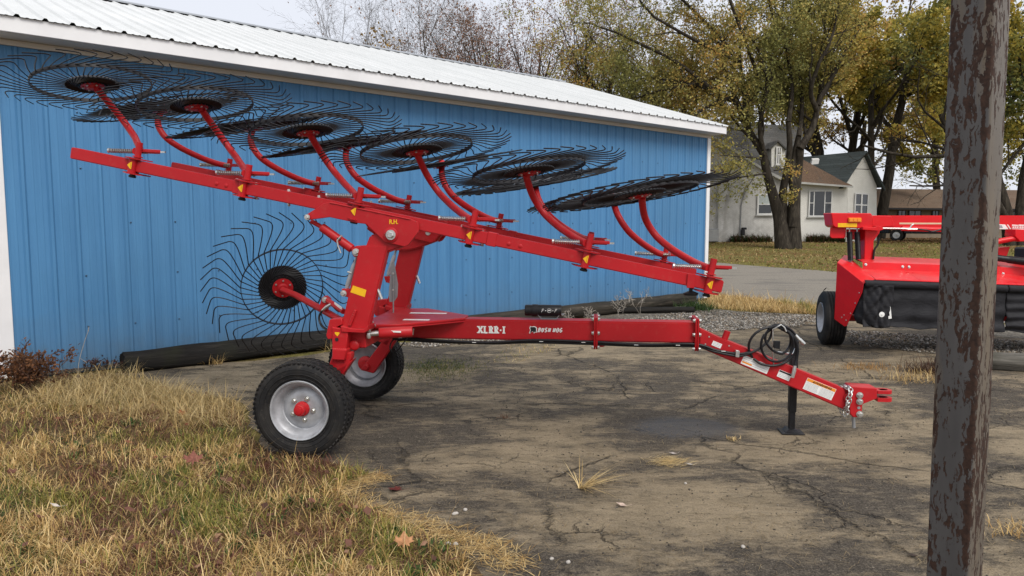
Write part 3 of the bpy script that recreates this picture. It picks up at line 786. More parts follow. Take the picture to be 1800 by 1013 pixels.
# --- decals and lettering on the front face of the tongue
def sticker(c, w, h, name, mat, v, ang=0.0, parent=None, th=0.0012):
    Mx = Matrix.Translation(c) @ Matrix.Rotation(ang, 4, 'Y')
    return link(name, MB().box((0, 0, 0), (w, th, h)).mesh(name, mat, smooth=0), parent or rake, Mx)
def lettering(s, c, size, mat, ang=0.0, italic=0.0, bold=0.0, sx=1.0, name='lettering', parent=None):
    me = text_mesh(name, s, size, mat, italic, bold, sx)
    return link(name, me, parent or rake, Matrix.Translation(c) @ Matrix.Rotation(ang, 4, 'Y') @ Matrix.Rotation(math.pi / 2, 4, 'X'))
FV = -0.0812
def slab(s, u0, u1, zc, h, lean=0.0, name='lettering'):
    """heavy slab-serif capitals drawn as strokes"""
    G_ = {'X': [('l', 0.0, 1, 1, 0), ('l', 0, 0, 1, 1)], 'L': [('l', .25, 0, .25, 1), ('h', .25, 1, 0)], 'R': [('l', .25, 0, .25, 1), ('h', .25, .8, 1), ('h', .25, .8, .47), ('l', .82, .55, .82, .92), ('l', .55, .45, .9, 0)], '-': [('h', .15, .85, .45)], 'I': [('l', .5, 0, .5, 1)],
          'B': [('l', .25, 0, .25, 1), ('h', .25, .8, 1), ('h', .25, .85, .5), ('h', .25, .85, 0), ('l', .84, .56, .84, .9), ('l', .9, .1, .9, .44)], 'U': [('l', .2, .15, .2, 1), ('h', .25, .75, 0), ('l', .82, .1, .82, 1)], 'S': [('h', .2, .85, 1), ('h', .2, .85, .5), ('h', .15, .8, 0), ('l', .18, .55, .18, .92), ('l', .85, .08, .85, .45)],
          'H': [('l', .2, 0, .2, 1), ('l', .82, 0, .82, 1), ('h', .2, .8, .5)], 'O': [('l', .16, .12, .16, .88), ('l', .86, .12, .86, .88), ('h', .25, .78, 1), ('h', .25, .78, 0)], 'G': [('l', .16, .12, .16, .88), ('h', .25, .8, 1), ('h', .25, .8, 0), ('l', .86, .1, .86, .45), ('h', .55, .9, .48)], ' ': []}
    b = MB(); wd = {'-': .6, 'I': .6, ' ': .45}
    tot = sum(wd.get(ch, 1.0) for ch in s); cw = (u1 - u0) / tot; x = u0; k = 0
    for ch in s:
        w = cw * wd.get(ch, 1.0); g = w * 0.84; st = min(cw, h) * 0.33
        P = lambda a, y: Vector((x + g * (0.08 + a * 0.86) + lean * (y - .5) * h, FV - 0.0002 * (k % 5), zc + (y - 0.5) * (h - st * 0.55)))
        for q in G_[ch]:
            k += 1
            if q[0] == 'l':
                a, c = P(q[1], q[2]), P(q[3], q[4]); b.bar(a, c, 0.001, st, up=(c - a).cross(Vector((0, 1, 0))))
                if lean == 0 and ch not in 'OSU-':
                    for e, yy in ((q[1], q[2]), (q[3], q[4])):
                        if yy in (0, 1): k += 1; e0 = P(e, yy); b.bar(e0 + Vector((-st * .85, 0, 0)), e0 + Vector((st * .85, 0, 0)), 0.001, st * .55)
            else: b.bar(P(q[1], q[3]), P(q[2], q[3]), 0.001, st * .85)
        x += w
    b.build(name, M['white'], rake, smooth=0)
a, c = mp(841, 580, FV), mp(888, 580, FV); slab('XLRR-I', a.x - 0.003, c.x + 0.004, a.z + 0.002, 0.055)
a, c = mp(945.5, 582, FV), mp(989.5, 582, FV); slab('BUSH HOG', a.x, c.x, mp(967, 580.5, FV).z, 0.033, 0.22)
hogpts = [(0, 5), (1.2, 6.2), (.6, 7.6), (2, 8), (4, 7.2), (7, 7.8), (10, 7.6), (12.5, 6.2), (14, 3.6), (13.2, .2), (14.6, -3), (12.6, -3.6), (11.6, -2.2), (11, -3.6), (9.3, -3.8), (8.6, -5.4), (7.4, -4), (6.8, -2.4), (4.4, -2.2), (2.6, -3.8), (1, -5.2), (-.8, -4.8), (.6, -2.2), (1.2, 1)]
hc = mp(930.5, 580, FV); sc = 0.0043
for nm, mt, k, dv_ in (('emblem_outline', M['white'], 1.0, 0), ('emblem', M['blackprint'], 0.78, -0.0012)):
    cx_, cz_ = 6.6, 1.4
    MB().prism([(hc.x + (cx_ + (x - cx_) * k) * sc, FV + dv_, hc.z + (cz_ + (z - cz_) * k - 1.2) * sc) for x, z in hogpts], (0, 0.001, 0)).build(nm, mt, rake, smooth=0)
DA = math.atan2(mp(1484, 684, dv).z - mp(1262, 593, dv).z, mp(1484, 684, dv).x - mp(1262, 593, dv).x)
def label_on_drop(x, y, w, h, header=None, lines=5, name='warning_label', cols=1):
    c = mp(x, y, dv - 0.0009); s = sticker(c, w, h, name, M['white'], dv, -DA)
    q = lambda x0, x1, z0, z1, mat, nm: link(nm, MB().box(((x0 + x1) / 2, -0.0011, (z0 + z1) / 2), (x1 - x0, 0.0006, z1 - z0)).mesh(nm, mat, smooth=0), s)
    top = h / 2
    if header: q(-w / 2 + 0.002, w / 2 - 0.002, top - h * 0.27, top - 0.002, header, 'label_header'); top -= h * 0.30
    b = MB(); r = random.Random(int(x))
    for cc in range(cols):
        for i in range(lines):
            z = top - (i + 0.6) * (top + h / 2) / (lines + 0.5); xx = -w / 2 + 0.006 + cc * w / cols
            while xx < -w / 2 + (cc + 1) * w / cols - 0.012:
                l = r.uniform(0.003, 0.010); b.box((xx + l / 2, -0.0011, z), (l, 0.0005, 0.0022)); xx += l + 0.002
    link('label_text', b.mesh('label_text', M['print'], smooth=0), s)
    return s
s = label_on_drop(1440.5, 684, 0.222, 0.090, M['orange'], 7, cols=2)
link('label_heading', text_mesh('label_heading', 'WARNING', 0.021, M['blackprint'], 0, 0.0006, 1.25), s, Matrix.Translation((0.016, -0.0018, 0.0315)) @ Matrix.Rotation(math.pi / 2, 4, 'X'))
link('label_symbol', MB().prism([(-0.066, -0.0018, 0.025), (-0.048, -0.0018, 0.025), (-0.057, -0.0018, 0.040)], (0, 0.0006, 0)).mesh('label_symbol', M['blackprint'], smooth=0), s)
s = label_on_drop(1328, 641, 0.205, 0.068, None, 4, 'instruction_label')
link('label_stripe', MB().box((-0.06, -0.0016, -0.016), (0.075, 0.0005, 0.012)).mesh('label_stripe', M['orange'], smooth=0), s)
link('label_stripe', MB().box((0.01, -0.0016, 0.024), (0.035, 0.0005, 0.009)).mesh('label_stripe', M['green'], smooth=0), s)
label_on_drop(1378.5, 660, 0.095, 0.055, M['blackprint'], 3, 'serial_label')
label_on_drop(1260, 606, 0.070, 0.036, None, 3, 'small_label')
for x, y in ((1246.5, 592), (1281.5, 608), (1240, 605)):
    b = MB().lathe([(0.006, 0), (0.006, 0.003)], mp(x, y, dv), (0, -1, 0), 10); b.build('rivet', M['zinc'], rake)

# --- deck frame between the towers
b = MB(); th = 0.02
top = [(0.40, -0.50, 0.875), (0.62, -0.50, 0.880), (1.04, -0.085, 0.880), (1.04, 0.085, 0.880), (0.62, 0.50, 0.880), (0.30, 0.50, 0.875)]
b.prism([(x, y, z - th) for x, y, z in top], (0, 0, th))
for sg in (-1, 1):
    b.prism([(0.40, sg * 0.497, 0.856), (0.62, sg * 0.497, 0.860), (0.62, sg * 0.497, 0.850), (0.40, sg * 0.497, 0.846)], (0, -sg * 0.012, 0))
    b.prism([(0.62, sg * 0.497, 0.858), (1.04, sg * 0.083, 0.858), (1.04, sg * 0.083, 0.845), (0.62, sg * 0.497, 0.848)], (0, -sg * 0.012, 0))
b.build('deck_plate', red, rake, 0.004)
MB().lo_hi((0.27, -0.60, 0.72), (0.42, 0.60, 0.853)).build('cross_beam', red, rake, 0.008)
for v0, x0, x1 in ((-0.24, 0.60, 0.80), (0.16, 0.55, 0.85)):
    sticker(Vector(((x0 + x1) / 2, v0, 0.8812)), x1 - x0, 0.002, 'white_decal', M['white'], 0, 0, th=0.055)
def cyl_part(a, c, r, name, mat=None, rod=0.6):
    a, c = Vector(a), Vector(c)
    b = MB().tube([a, a.lerp(c, 0.03), a.lerp(c, 0.97), c], [r * 0.9, r, r, r * 0.9], 18)
    return b.build(name, mat or red, rake)
a, c = mp(666, 586, -0.56), mp(725, 583, -0.50)
cyl_part(a, c, 0.040, 'lift_cylinder')
sticker((a + c) / 2 + Vector((0, -0.041, 0.012)), 0.10, 0.012, 'white_decal', M['white'], 0, 0.03)
MB().tube([mp(650, 587, -0.57), a], 0.018, 12).build('cylinder_rod', M['zinc'], rake)
for y in (578, 590):
    b = MB().lathe([(0.015, -0.02), (0.018, 0), (0.015, 0.02)], mp(648, y, -0.60), (0, 0, 1), 12); b.build('grease_fitting', M['zinc'], rake)
MB().tube([mp(644, 562, -0.52), mp(655, 566, -0.52), mp(660, 574, -0.50)], 0.006, 8).build('lock_pin', M['zinc'], rake)
MB().tube([mp(727, 578, -0.28), mp(725, 589, -0.28)], 0.006, 8).build('lock_pin', M['zinc'], rake)
hose([mp(700, 592, -0.3), mp(688, 602, -0.3), mp(686, 615, -0.3), mp(696, 618, -0.3), mp(708, 605, -0.3), mp(716, 594, -0.25)], 0.005, 6, 'brake_line')

# --- towers, legs, folding links (mirrored left and right)
def mir(p, s): return Vector((p[0], p[1] if s < 0 else -p[1], p[2]))
AH = lambda u: 1.687 - 0.2012 * (u - 0.382)           # height of the folded arm's centre line
ADIR = Vector((1, 0, -0.2012)).normalized()
def side(s):
    V = lambda *p: mir(p, s)
    pz = lambda pix, v: [mir(mp(x, y, v) + Vector((0.0 if s < 0 or y < 395 else -0.05, 0, 0)), s) for x, y in pix]
    ext = lambda t: Vector((0, t if s < 0 else -t, 0))
    # lower hinge box and leg to the road wheel
    MB().prism(pz([(583, 575), (612, 580), (607, 626), (584, 626)], -0.70), ext(0.13)).build('hinge_box', red, rake, 0.005)
    hb = MB().prism(pz([(584, 614), (609, 615), (606, 634), (583, 633)], -0.725), ext(0.10)).build('hinge_clamp', red, rake, 0.006)
    MB().prism(pz([(579, 562), (600, 560), (603, 570), (592, 575), (584, 596), (576, 597), (573, 590)], -0.69), ext(0.10)).build('hinge_bracket', red, rake, 0.004)
    b = MB().lathe([(0.013, 0), (0.013, 0.002)], pz([(592, 597)], -0.7015)[0], (0, -1, 0) if s < 0 else (0, 1, 0), 16); b.build('pin_hole', M['blackprint'], rake)
    if s < 0:
        MB().prism(pz([(588.5, 584), (596.5, 584.5), (596.5, 587), (593, 591.5), (588.5, 587)], -0.7018), ext(0.001)).build('arrow_sticker', M['yellow'], rake, smooth=0)
    MB().prism(pz([(585, 622), (617, 620), (617, 630), (600, 664), (575, 650)], -0.69), ext(0.075)).build('wheel_leg', red, rake, 0.006)
    MB().prism([V(0.27, -0.69, 0.60), V(0.36, -0.69, 0.66), V(0.09, -0.69, 0.275), V(-0.03, -0.69, 0.305), V(0.17, -0.69, 0.56)], ext(0.075)).build('wheel_leg', red, rake, 0.006)
    b = MB().lathe([(0.026, 0.0), (0.026, 0.035), (0.02, 0.04), (0.02, 0.05)], V(0.03, -0.62, 0.337), (0, 1, 0) if s < 0 else (0, -1, 0), 24); b.build('axle_boss', red, rake)
    MB().cyl(V(0.03, -0.60, 0.337), V(0.03, -0.76, 0.337), 0.024, 20).build('axle', red, rake)
    # rounded ear plate with two bosses
    ear = [(636, 575), (642, 579), (642, 589), (634, 597), (630, 609), (621, 613), (613, 610), (612, 602), (617, 592), (625, 581), (630, 576)]
    MB().prism(pz(ear, -0.57), ext(0.03)).build('ear_plate', red, rake, 0.004)
    b = MB().lathe([(0.036, 0), (0.036, 0.06), (0.028, 0.068), (0.02, 0.07)], pz([(627, 605)], -0.575)[0], (0, -1, 0) if s < 0 else (0, 1, 0), 20); b.build('pivot_boss', red, rake)
    # tower
    tw = MB().prism(pz([(599, 577), (646, 580), (682, 432), (632, 432)], -0.68), ext(0.085)).build('tower', red, rake, 0.008, seg=2)
    b = MB().prism(pz([(598, 573), (618, 578), (640, 579), (646, 572), (646, 582), (640, 586), (600, 584)], -0.71), ext(0.17)).build('tower_foot', red, rake, 0.004)
    MB().prism(pz([(611, 572), (622, 545), (626, 547), (617, 573)], -0.70), ext(0.03)).build('gusset', red, rake, 0.002)
    if s < 0:
        for pix in ([(649, 532), (652, 522), (651, 536), (648, 545)], [(643, 553), (646, 546), (646, 556), (643, 562)]): pass
    # neck and pivot plates
    MB().prism(pz([(662, 410), (650, 414), (643, 432), (633, 452), (650, 452), (672, 447), (712, 432), (726, 414), (700, 405)], -0.665), ext(0.11)).build('tower_head', red, rake, 0.010, seg=2)
    pl = MB().prism(pz([(541, 387), (579, 382), (626, 392), (643, 394), (677, 426), (711, 434), (718, 431), (736, 407), (735, 391), (722, 385), (580, 355), (568, 358), (558, 365), (536, 379), (536, 385)], -0.690), ext(0.02)).build('pivot_plate', red, rake, 0.003)
    MB().prism(pz([(541, 387), (579, 382), (626, 392), (643, 394), (677, 426), (711, 434), (718, 431), (736, 407), (735, 391), (722, 385), (580, 355), (568, 358), (558, 365), (536, 379), (536, 385)], -0.545), ext(0.02)).build('pivot_plate', red, rake, 0.003)
    f = -1 if s < 0 else 1
    b = MB().lathe([(0.050, 0), (0.050, 0.008), (0.047, 0.010)], pz([(687, 413)], -0.690)[0], (0, f, 0), 28); b.build('pivot_washer', red, pl)
    for (x, y, r) in ((687, 413, 0.024), (540, 382, 0.014)):
        b = MB(); hexbolt(b, pz([(x, y)], -0.70)[0], (0, f, 0), r, r); b.build('bolt', M['zinc'], pl, smooth=30)
    MB().cyl(V(0.62, -0.70, 1.525), V(0.62, -0.52, 1.525), 0.022, 12).build('pivot_pin', M['zinc'], rake)
    # folding link
    A, B, C_, D = pz([(547, 389), (565, 399), (619, 438), (625, 443)], -0.62)
    MB().tube([A, B], 0.016, 12).build('link_rod', red, rake)
    lt = MB().tube([B, B.lerp(C_, .02), B.lerp(C_, .98), C_], [0.026, 0.031, 0.031, 0.026], 18).build('link_tube', red, rake)
    b = MB()
    for q in ((594, 419.5), (597.5, 422)): b.lathe([(0.0075, 0), (0.0075, 0.003)], pz([q], -0.648)[0], (0, f, 0), 10)
    b.build('pin_hole', M['blackprint'], lt)
    MB().tube(pz([(601, 414), (593, 423), (594, 432), (599, 445)], -0.66), 0.006, 8).build('lock_pin', M['zinc'], rake)
    MB().prism(pz([(617, 436), (628, 432), (640, 438), (634, 452), (622, 452), (619, 447)], -0.66), ext(0.09)).build('link_lug', red, rake, 0.004)
    b = MB(); hexbolt(b, pz([(626, 443.5)], -0.662)[0], (0, f, 0), 0.018, 0.02); b.build('bolt', M['zinc'], rake, smooth=30)
    # turnbuckle
    P = pz([(627, 450), (624, 462), (622, 468), (612, 500), (610, 506), (605, 516)], -0.60)
    MB().tube([P[0], P[1], P[1], P[2], P[3], P[4], P[4], P[5]], [0.010, 0.010, 0.014, 0.019, 0.019, 0.014, 0.010, 0.010], 12).build('turnbuckle', M['silver'], rake)
    MB().tube(pz([(611, 478), (618, 480)], -0.62), 0.006, 8).build('turnbuckle_handle', M['zinc'], rake)
    MB().prism(pz([(600, 508), (614, 508), (616, 524), (604, 521)], -0.63), ext(0.05)).build('link_lug', red, rake, 0.003)
    b = MB(); hexbolt(b, pz([(604, 516)], -0.635)[0], (0, f, 0), 0.016, 0.018); b.build('bolt', M['zinc'], rake, smooth=30)
    # cranked handle on the front of the tower
    MB().tube(pz([(652, 506), (660, 505), (665, 511), (671, 526)], -0.66), 0.011, 10).build('tower_handle', M['zinc'], rake)
    if s < 0:
        MB().prism(pz([(620.5, 502), (644, 510), (641, 522.5), (616, 514)], -0.6815), ext(0.001)).build('reflector', M['yellow'], rake, smooth=0)
        dl = MB().prism(pz([(642.5, 432), (662.5, 435.5), (661, 445), (640, 440)], -0.6665), ext(0.001)).build('danger_label', M['white'], rake, smooth=0)
        b = MB()
        for k in range(4):
            q = mp(644.5 + k * 4.6, 437.5 + k * 0.9, -0.668); b.box(q, (0.010, 0.0008, 0.012), Matrix.Rotation(0.4 * k, 3, 'Y'))
        b.build('label_pictogram', M['blackprint'], dl, smooth=0)
    # the long arm
    v0 = -0.62
    P0, P1 = V(-1.72, v0, AH(-1.72)), V(2.87, v0, AH(2.87))
    arm = MB().bar(P0, P1, 0.082, 0.082, up=(0, 0, 1)).build('arm_beam', red, rake, 0.006, seg=2)
    for ua, ub in ((-0.50, -0.435), (1.30, 1.365)):
        MB().bar(V(ua, v0, AH(ua)), V(ub, v0, AH(ub)), 0.094, 0.094).build('arm_sleeve', red, arm, 0.004)
    for u in (-0.62, -0.55, 1.45, 1.53): MB().lathe([(0.014, 0), (0.014, 0.003), (0.008, 0.006)], V(u, v0 - 0.041, AH(u) - 0.005), (0, f, 0), 12).build('plug_weld', red, arm)
    b = MB().bar(V(2.66, v0 - 0.047, AH(2.66) - 0.05), V(2.665, v0 - 0.047, AH(2.665) + 0.045), 0.012, 0.05, up=(1, 0, 0)); b.build('end_strap', red, arm, 0.002)
    b = MB().lathe([(0.012, 0), (0.012, 0.03), (0.05, 0.045), (0.045, 0.06)], V(2.67, v0, AH(2.67) - 0.041), (0, 0, -1), 14); b.build('rubber_stop', M['hose'], arm)
    b = MB()
    for u in (-0.50, -0.36, -0.12, 0.10, 1.12, 1.26):
        hexbolt(b, V(u, v0 + 0.02, AH(u) - 0.041), (0, 0, -1), 0.010, 0.02)
        hexbolt(b, V(u, v0 + 0.02, AH(u) + 0.041), (0, 0, 1), 0.010, 0.014)
    b.build('bolt', M['zinc'], arm, smooth=30)
    def weld(pts, r=0.0045):
        P = spline(pts, 10); MB().tube(P, [r * (1 + .35 * math.sin(k * 2.1)) for k in range(len(P))], 6).build('weld_bead', red, rake)
    weld(pz([(599, 578), (620, 580), (646, 581)], -0.683)); weld(pz([(634, 451), (652, 450), (672, 446)], -0.668)); weld(pz([(580, 356.5), (640, 369), (722, 386)], -0.692))
    weld(pz([(584, 613), (597, 614), (609, 614)], -0.703)); weld(pz([(587, 634), (606, 635)], -0.705)); weld(pz([(613, 572), (619, 557), (624, 546)], -0.698))
    return arm
side(-1); side(1)
lettering('R.H.', mp(692, 390.5, -0.6912), 0.042, M['yellow'], 0.0, 0.0, 0.0012, 0.85)
# grey sign bracket on the deck
plate([(688, 461.5), (693, 461.5), (699.5, 500), (698.5, 522), (692, 531), (684.5, 531), (683, 518), (685, 495)], 0.12, 0.006, 'sign_bracket', M['galv'], bevel=0)
MB().tube([mp(691, 480, 0.112), mp(691.5, 550, 0.112)], 0.006, 8).build('bracket_rod', M['galv'], rake)
for y in (481, 510): b = MB(); hexbolt(b, mp(691, y, 0.106), (0, -1, 0), 0.006, 0.006); b.build('bolt', M['zinc'], rake, smooth=30)

# --- rake wheels
def tine_mesh(R0, prof, r=0.0043, name='tine', dish=0.006):
    """prof: (radius / ring radius, swirl angle in degrees) ; ccw about +z"""
    P = [Vector((R0 * q * math.cos(R(a)), R0 * q * math.sin(R(a)), 0.012 + dish * (q - 1) * (1 if q > 1 else 0.0))) for q, a in prof]
    P = [P[0]] + spline(P[1:], 3)
    return MB().tube(P, r, 4, cap=True).mesh(name, M['tine'], smooth=60)
NEAR_PROF = [(0.22, -30), (0.52, -12), (0.97, -2), (1.02, 0), (1.22, 13.5), (1.42, 23), (1.50, 24.5), (1.58, 22), (1.71, 13)]
KICK_PROF = [(0.30, -28), (0.60, -14), (0.97, -2), (1.04, 0), (1.35, 12), (1.58, 16), (1.70, 15), (1.78, 11), (1.93, 4)]
def wheel_meshes(R0, disc):
    ring = MB().lathe([(R0 - 0.003, -0.004), (R0 + 0.003, -0.004), (R0 + 0.003, 0.024), (R0 - 0.003, 0.024)], (0, 0, 0), (0, 0, 1), 72, closed=True).mesh('ring_band', M['band'], smooth=40)
    d = MB().lathe([(0.06, -0.002), (disc, 0.000), (disc, 0.006), (disc * .9, 0.022), (0.06, 0.022)], (0, 0, 0), (0, 0, 1), 40)
    for k in range(40):   # the tine coils clamped round the disc
        a = 2 * math.pi * k / 40; a2 = a - 0.75
        d.tube([(disc * 0.62 * math.cos(a2), disc * 0.62 * math.sin(a2), -0.005), (disc * 0.8 * math.cos(a - .3), disc * 0.8 * math.sin(a - .3), -0.006), (disc * 1.02 * math.cos(a), disc * 1.02 * math.sin(a), -0.002)], 0.005, 4)
    for k in range(20):
        a = 2 * math.pi * k / 20; d.lathe([(0.008, 0), (0.008, 0.012)], (disc * 0.52 * math.cos(a), disc * 0.52 * math.sin(a), -0.014), (0, 0, 1), 6)
    dm = d.mesh('wheel_disc', M['black'], smooth=40)
    h = MB().lathe([(0.030, -0.030), (0.040, -0.024), (0.042, -0.016), (0.082, -0.014), (0.082, -0.006), (0.05, 0.002), (0.05, 0.018), (0.03, 0.022)], (0, 0, 0), (0, 0, 1), 28).mesh('wheel_hub', red, smooth=30)
    b = MB()
    for k in range(6):
        a = 2 * math.pi * k / 6; hexbolt(b, (0.064 * math.cos(a), 0.064 * math.sin(a), -0.014), (0, 0, -1), 0.008, 0.01, False)
    return ring, dm, h, b.mesh('hub_bolts', M['zinc'], smooth=30)
NT_ = 40
ringm, discm, whubm, hbm = wheel_meshes(0.40, 0.178)
tm = tine_mesh(0.40, NEAR_PROF)
tmf = tine_mesh(0.40, [(q, -a) for q, a in NEAR_PROF])
def basis(n):
    n = Vector(n).normalized(); return n.to_track_quat('Z', 'X').to_matrix().to_4x4()
def rake_wheel(c, n, meshes, tine, singles, spin=0.0):
    ring, dm, h, hb = meshes
    w = link('rake_wheel', dm, rake, Matrix.Translation(c) @ basis(n) @ Matrix.Rotation(spin, 4, 'Z'))
    link('ring_band', ring, w); link('wheel_hub', h, w); link('hub_bolts', hb, w)['kind'] = 'stuff'
    if singles:
        for k in range(NT_): link('tine', tine, w, Matrix.Rotation(2 * math.pi * k / NT_, 4, 'Z'))
    else:
        tag(link('tines', singles_joined(tine), w), kind='stuff')
    return w
_joined = {}
def singles_joined(me):
    if me.name in _joined: return _joined[me.name]
    bm = bmesh.new()
    for k in range(NT_):
        t = me.copy(); t.transform(Matrix.Rotation(2 * math.pi * k / NT_, 4, 'Z')); bm.from_mesh(t); bpy.data.meshes.remove(t)
    out = bpy.data.meshes.new('tines'); bm.to_mesh(out); bm.free(); out.materials.append(me.materials[0])
    _joined[me.name] = out; return out

# --- wheel arms: pin post, curved tube, spring, decal
NPATH = [(0, 0, 0.105), (-0.045, 0.095, 0.120), (-0.102, 0.20, 0.150), (-0.182, 0.296, 0.20), (-0.248, 0.368, 0.25), (-0.303, 0.405, 0.30), (-0.343, 0.413, 0.35), (-0.375, 0.402, 0.40), (-0.399, 0.372, 0.45), (-0.414, 0.325, 0.50), (-0.426, 0.262, 0.555)]
HUBOFF = Vector((-0.443, 0.23, 0.615))
def mirror_me(me, name):
    m2 = me.copy(); m2.name = name; m2.transform(Matrix.Diagonal((1, -1, 1, 1))); m2.flip_normals(); return m2
P = spline([Vector(p) for p in NPATH], 3)
hubc = Vector((-0.428, 0.222, 0.585))
armtube = MB().tube(P + [hubc], 0.0255, 12).tube([hubc + Vector((-0.012, 0.0, -0.01)), HUBOFF + Vector((0, 0, 0.0))], 0.019, 10).mesh('wheel_arm', red, smooth=50)
AR = Matrix.Rotation(math.atan(0.2012), 4, 'Y')       # leans the post with the arm beam
post = MB().cyl((0, 0, -0.065), (0, 0, 0.17), 0.0225, 16).lathe([(0.034, 0.062), (0.034, 0.070)], n=18).mesh('pivot_post', red, smooth=40)
coll = MB().lathe([(0.028, -0.054), (0.028, 0.046)], (0, -0.046, 0), n=18)
for z in (0.047, -0.060): coll.prism([(-0.06, -0.055, z), (0.0, -0.095, z), (0.06, -0.055, z), (0.09, 0.045, z), (-0.09, 0.045, z)], (0, 0, 0.008))
coll = coll.mesh('post_clamp', red, smooth=40)
nut = MB().lathe([(0.022, -0.086), (0.026, -0.082), (0.026, -0.072), (0.02, -0.070), (0.02, -0.056)], (0, -0.03, 0), n=14).mesh('post_nut', M['black'], smooth=40)
stk = MB().prism([(0.006, 0, 0.026), (0.006, 0, -0.026), (-0.020, 0, 0.0)], (0, 0.001, 0)).prism([(0.008, 0, 0.026), (0.014, 0, 0.026), (0.014, 0, -0.026), (0.008, 0, -0.026)], (0, 0.001, 0)).mesh('arrow_sticker', M['yellow'], smooth=0)
lever = MB().bar((0.0, 0.02, 0.115), (0.135, 0.045, 0.135), 0.010, 0.022).bar((0.0, 0.045, 0.105), (0.12, 0.066, 0.125), 0.008, 0.018).mesh('spring_lever', red, 0.003)
rod = MB().tube([(-0.25, 0.03, 0.068), (0.135, 0.055, 0.130)], 0.006, 6).bar((0.09, 0.052, 0.123), (0.165, 0.057, 0.137), 0.022, 0.012).lathe([(0.017, 0), (0.017, 0.012)], (-0.25, 0.03, 0.068), (1, 0.06, 0.16), 12).mesh('spring_rod', M['zinc'], smooth=40)
def helix(a, b, r, turns, wire):
    a, b = Vector(a), Vector(b); d = (b - a); z = d.normalized(); x = z.orthogonal().normalized(); y = z.cross(x)
    n = turns * 8; return MB().tube([a + d * (i / n) + (x * math.cos(2 * math.pi * i / 8) + y * math.sin(2 * math.pi * i / 8)) * r for i in range(n + 1)], wire, 4)
spr = helix((-0.235, 0.031, 0.070), (0.035, 0.049, 0.114), 0.0135, 20, 0.0042).mesh('coil_spring', M['spring'], smooth=60)
far = {m: mirror_me(m_, m) for m, m_ in (('wheel_arm', armtube), ('pivot_post', post), ('post_clamp', coll), ('post_nut', nut), ('arrow_sticker', stk), ('spring_lever', lever), ('spring_rod', rod), ('coil_spring', spr))}
near = {'wheel_arm': armtube, 'pivot_post': post, 'post_clamp': coll, 'post_nut': nut, 'arrow_sticker': stk, 'spring_lever': lever, 'spring_rod': rod, 'coil_spring': spr}
NPINS = [-1.244, -0.427, 0.382, 1.185, 1.971, 2.783]
NHUB = [(163, 150), (345, 187), (541, 232), (733, 266), (930, 302), (1125, 342)]
FPINS = [-1.215, -0.405, 0.405, 1.205, 1.975, 2.60]
NORM = Vector((-0.156, 0.089, 1))
for s, pins, D in ((-1, NPINS, near), (1, FPINS, far)):
    sg = 1 if s < 0 else -1
    for i, u in enumerate(pins):
        base = Matrix.Translation((u, s * 0.62, AH(u)))
        a = link('wheel_arm', D['wheel_arm'], rake, base)
        lean = AR
        for nm in ('pivot_post', 'post_clamp', 'post_nut', 'spring_lever', 'spring_rod', 'coil_spring'):
            link(nm, D[nm], a, lean)
        link('arrow_sticker', D['arrow_sticker'], a, lean @ Matrix.Translation((0, -0.0762 * sg, 0)))
        hub = Vector((u, s * 0.62, AH(u))) + Vector((HUBOFF.x, HUBOFF.y * sg, HUBOFF.z - 0.05))
        if s < 0: hub = mp(*NHUB[i], -0.39)
        n = Vector((NORM.x, NORM.y * sg if s < 0 else -0.125, NORM.z))
        n += Vector((random.uniform(-.012, .012), random.uniform(-.012, .012), 0))
        rake_wheel(hub, n, (ringm, discm, whubm, hbm), tm if s < 0 else tmf, s < 0, random.uniform(0, 0.15))
# --- the centre wheel at the back, facing the camera
KR = 0.322
km = wheel_meshes(KR, 0.188); ktm = tine_mesh(KR, KICK_PROF, 0.0042, dish=0.03)
kc = mp(497, 506, 0.12)
camdir = Vector((RU @ (CAM - (RO + np.array(RU * kc.x + RV * kc.y))), RV @ (CAM - (RO + np.array(RU * kc.x + RV * kc.y))), CAM_H - kc.z)).normalized()
kn = -(camdir + Vector((0.10, 0, -0.34))).normalized()
rake_wheel(kc, kn, km, ktm, True, 0.05)
KA = [kc - kn * 0.02, kc - kn * 0.06, mp(520, 519, 0.02), mp(560, 541, -0.2), mp(606, 567, -0.52)]
MB().tube(KA[:2], 0.020, 12).tube([KA[1] + Vector((-.012, 0, .004)), KA[2], KA[3], KA[4]], [0.024, 0.026, 0.026, 0.026], 12).build('kicker_arm', red, rake)
MB().prism([mp(559, 545, -0.36), mp(566, 523, -0.36), mp(572, 520, -0.36), mp(579, 526, -0.36), mp(573, 547, -0.36)], (0, 0.05, 0)).build('kicker_bracket', red, rake, 0.004)
b = MB(); hexbolt(b, mp(571, 527, -0.365), (0, -1, 0), 0.015, 0.015); b.build('bolt', M['zinc'], rake, smooth=30)
kt = MB().tube([mp(572, 526, -0.34), mp(584, 534, -0.40), mp(604, 548, -0.52)], 0.020, 12).build('kicker_cylinder', red, rake)
MB().bar(mp(588, 533.5, -0.445), mp(601, 542.5, -0.53), 0.004, 0.018).build('white_decal', M['white'], kt)
MB().tube([mp(566, 546, -0.40), mp(574, 540, -0.41), mp(582, 535, -0.42)], [0.008, 0.014, 0.010], 10).build('hose_fitting', M['zinc'], rake)
hose([mp(566, 546, -0.40), mp(561, 558, -0.40), mp(565, 572, -0.42), mp(577, 581, -0.5), mp(590, 586, -0.55)], 0.009)

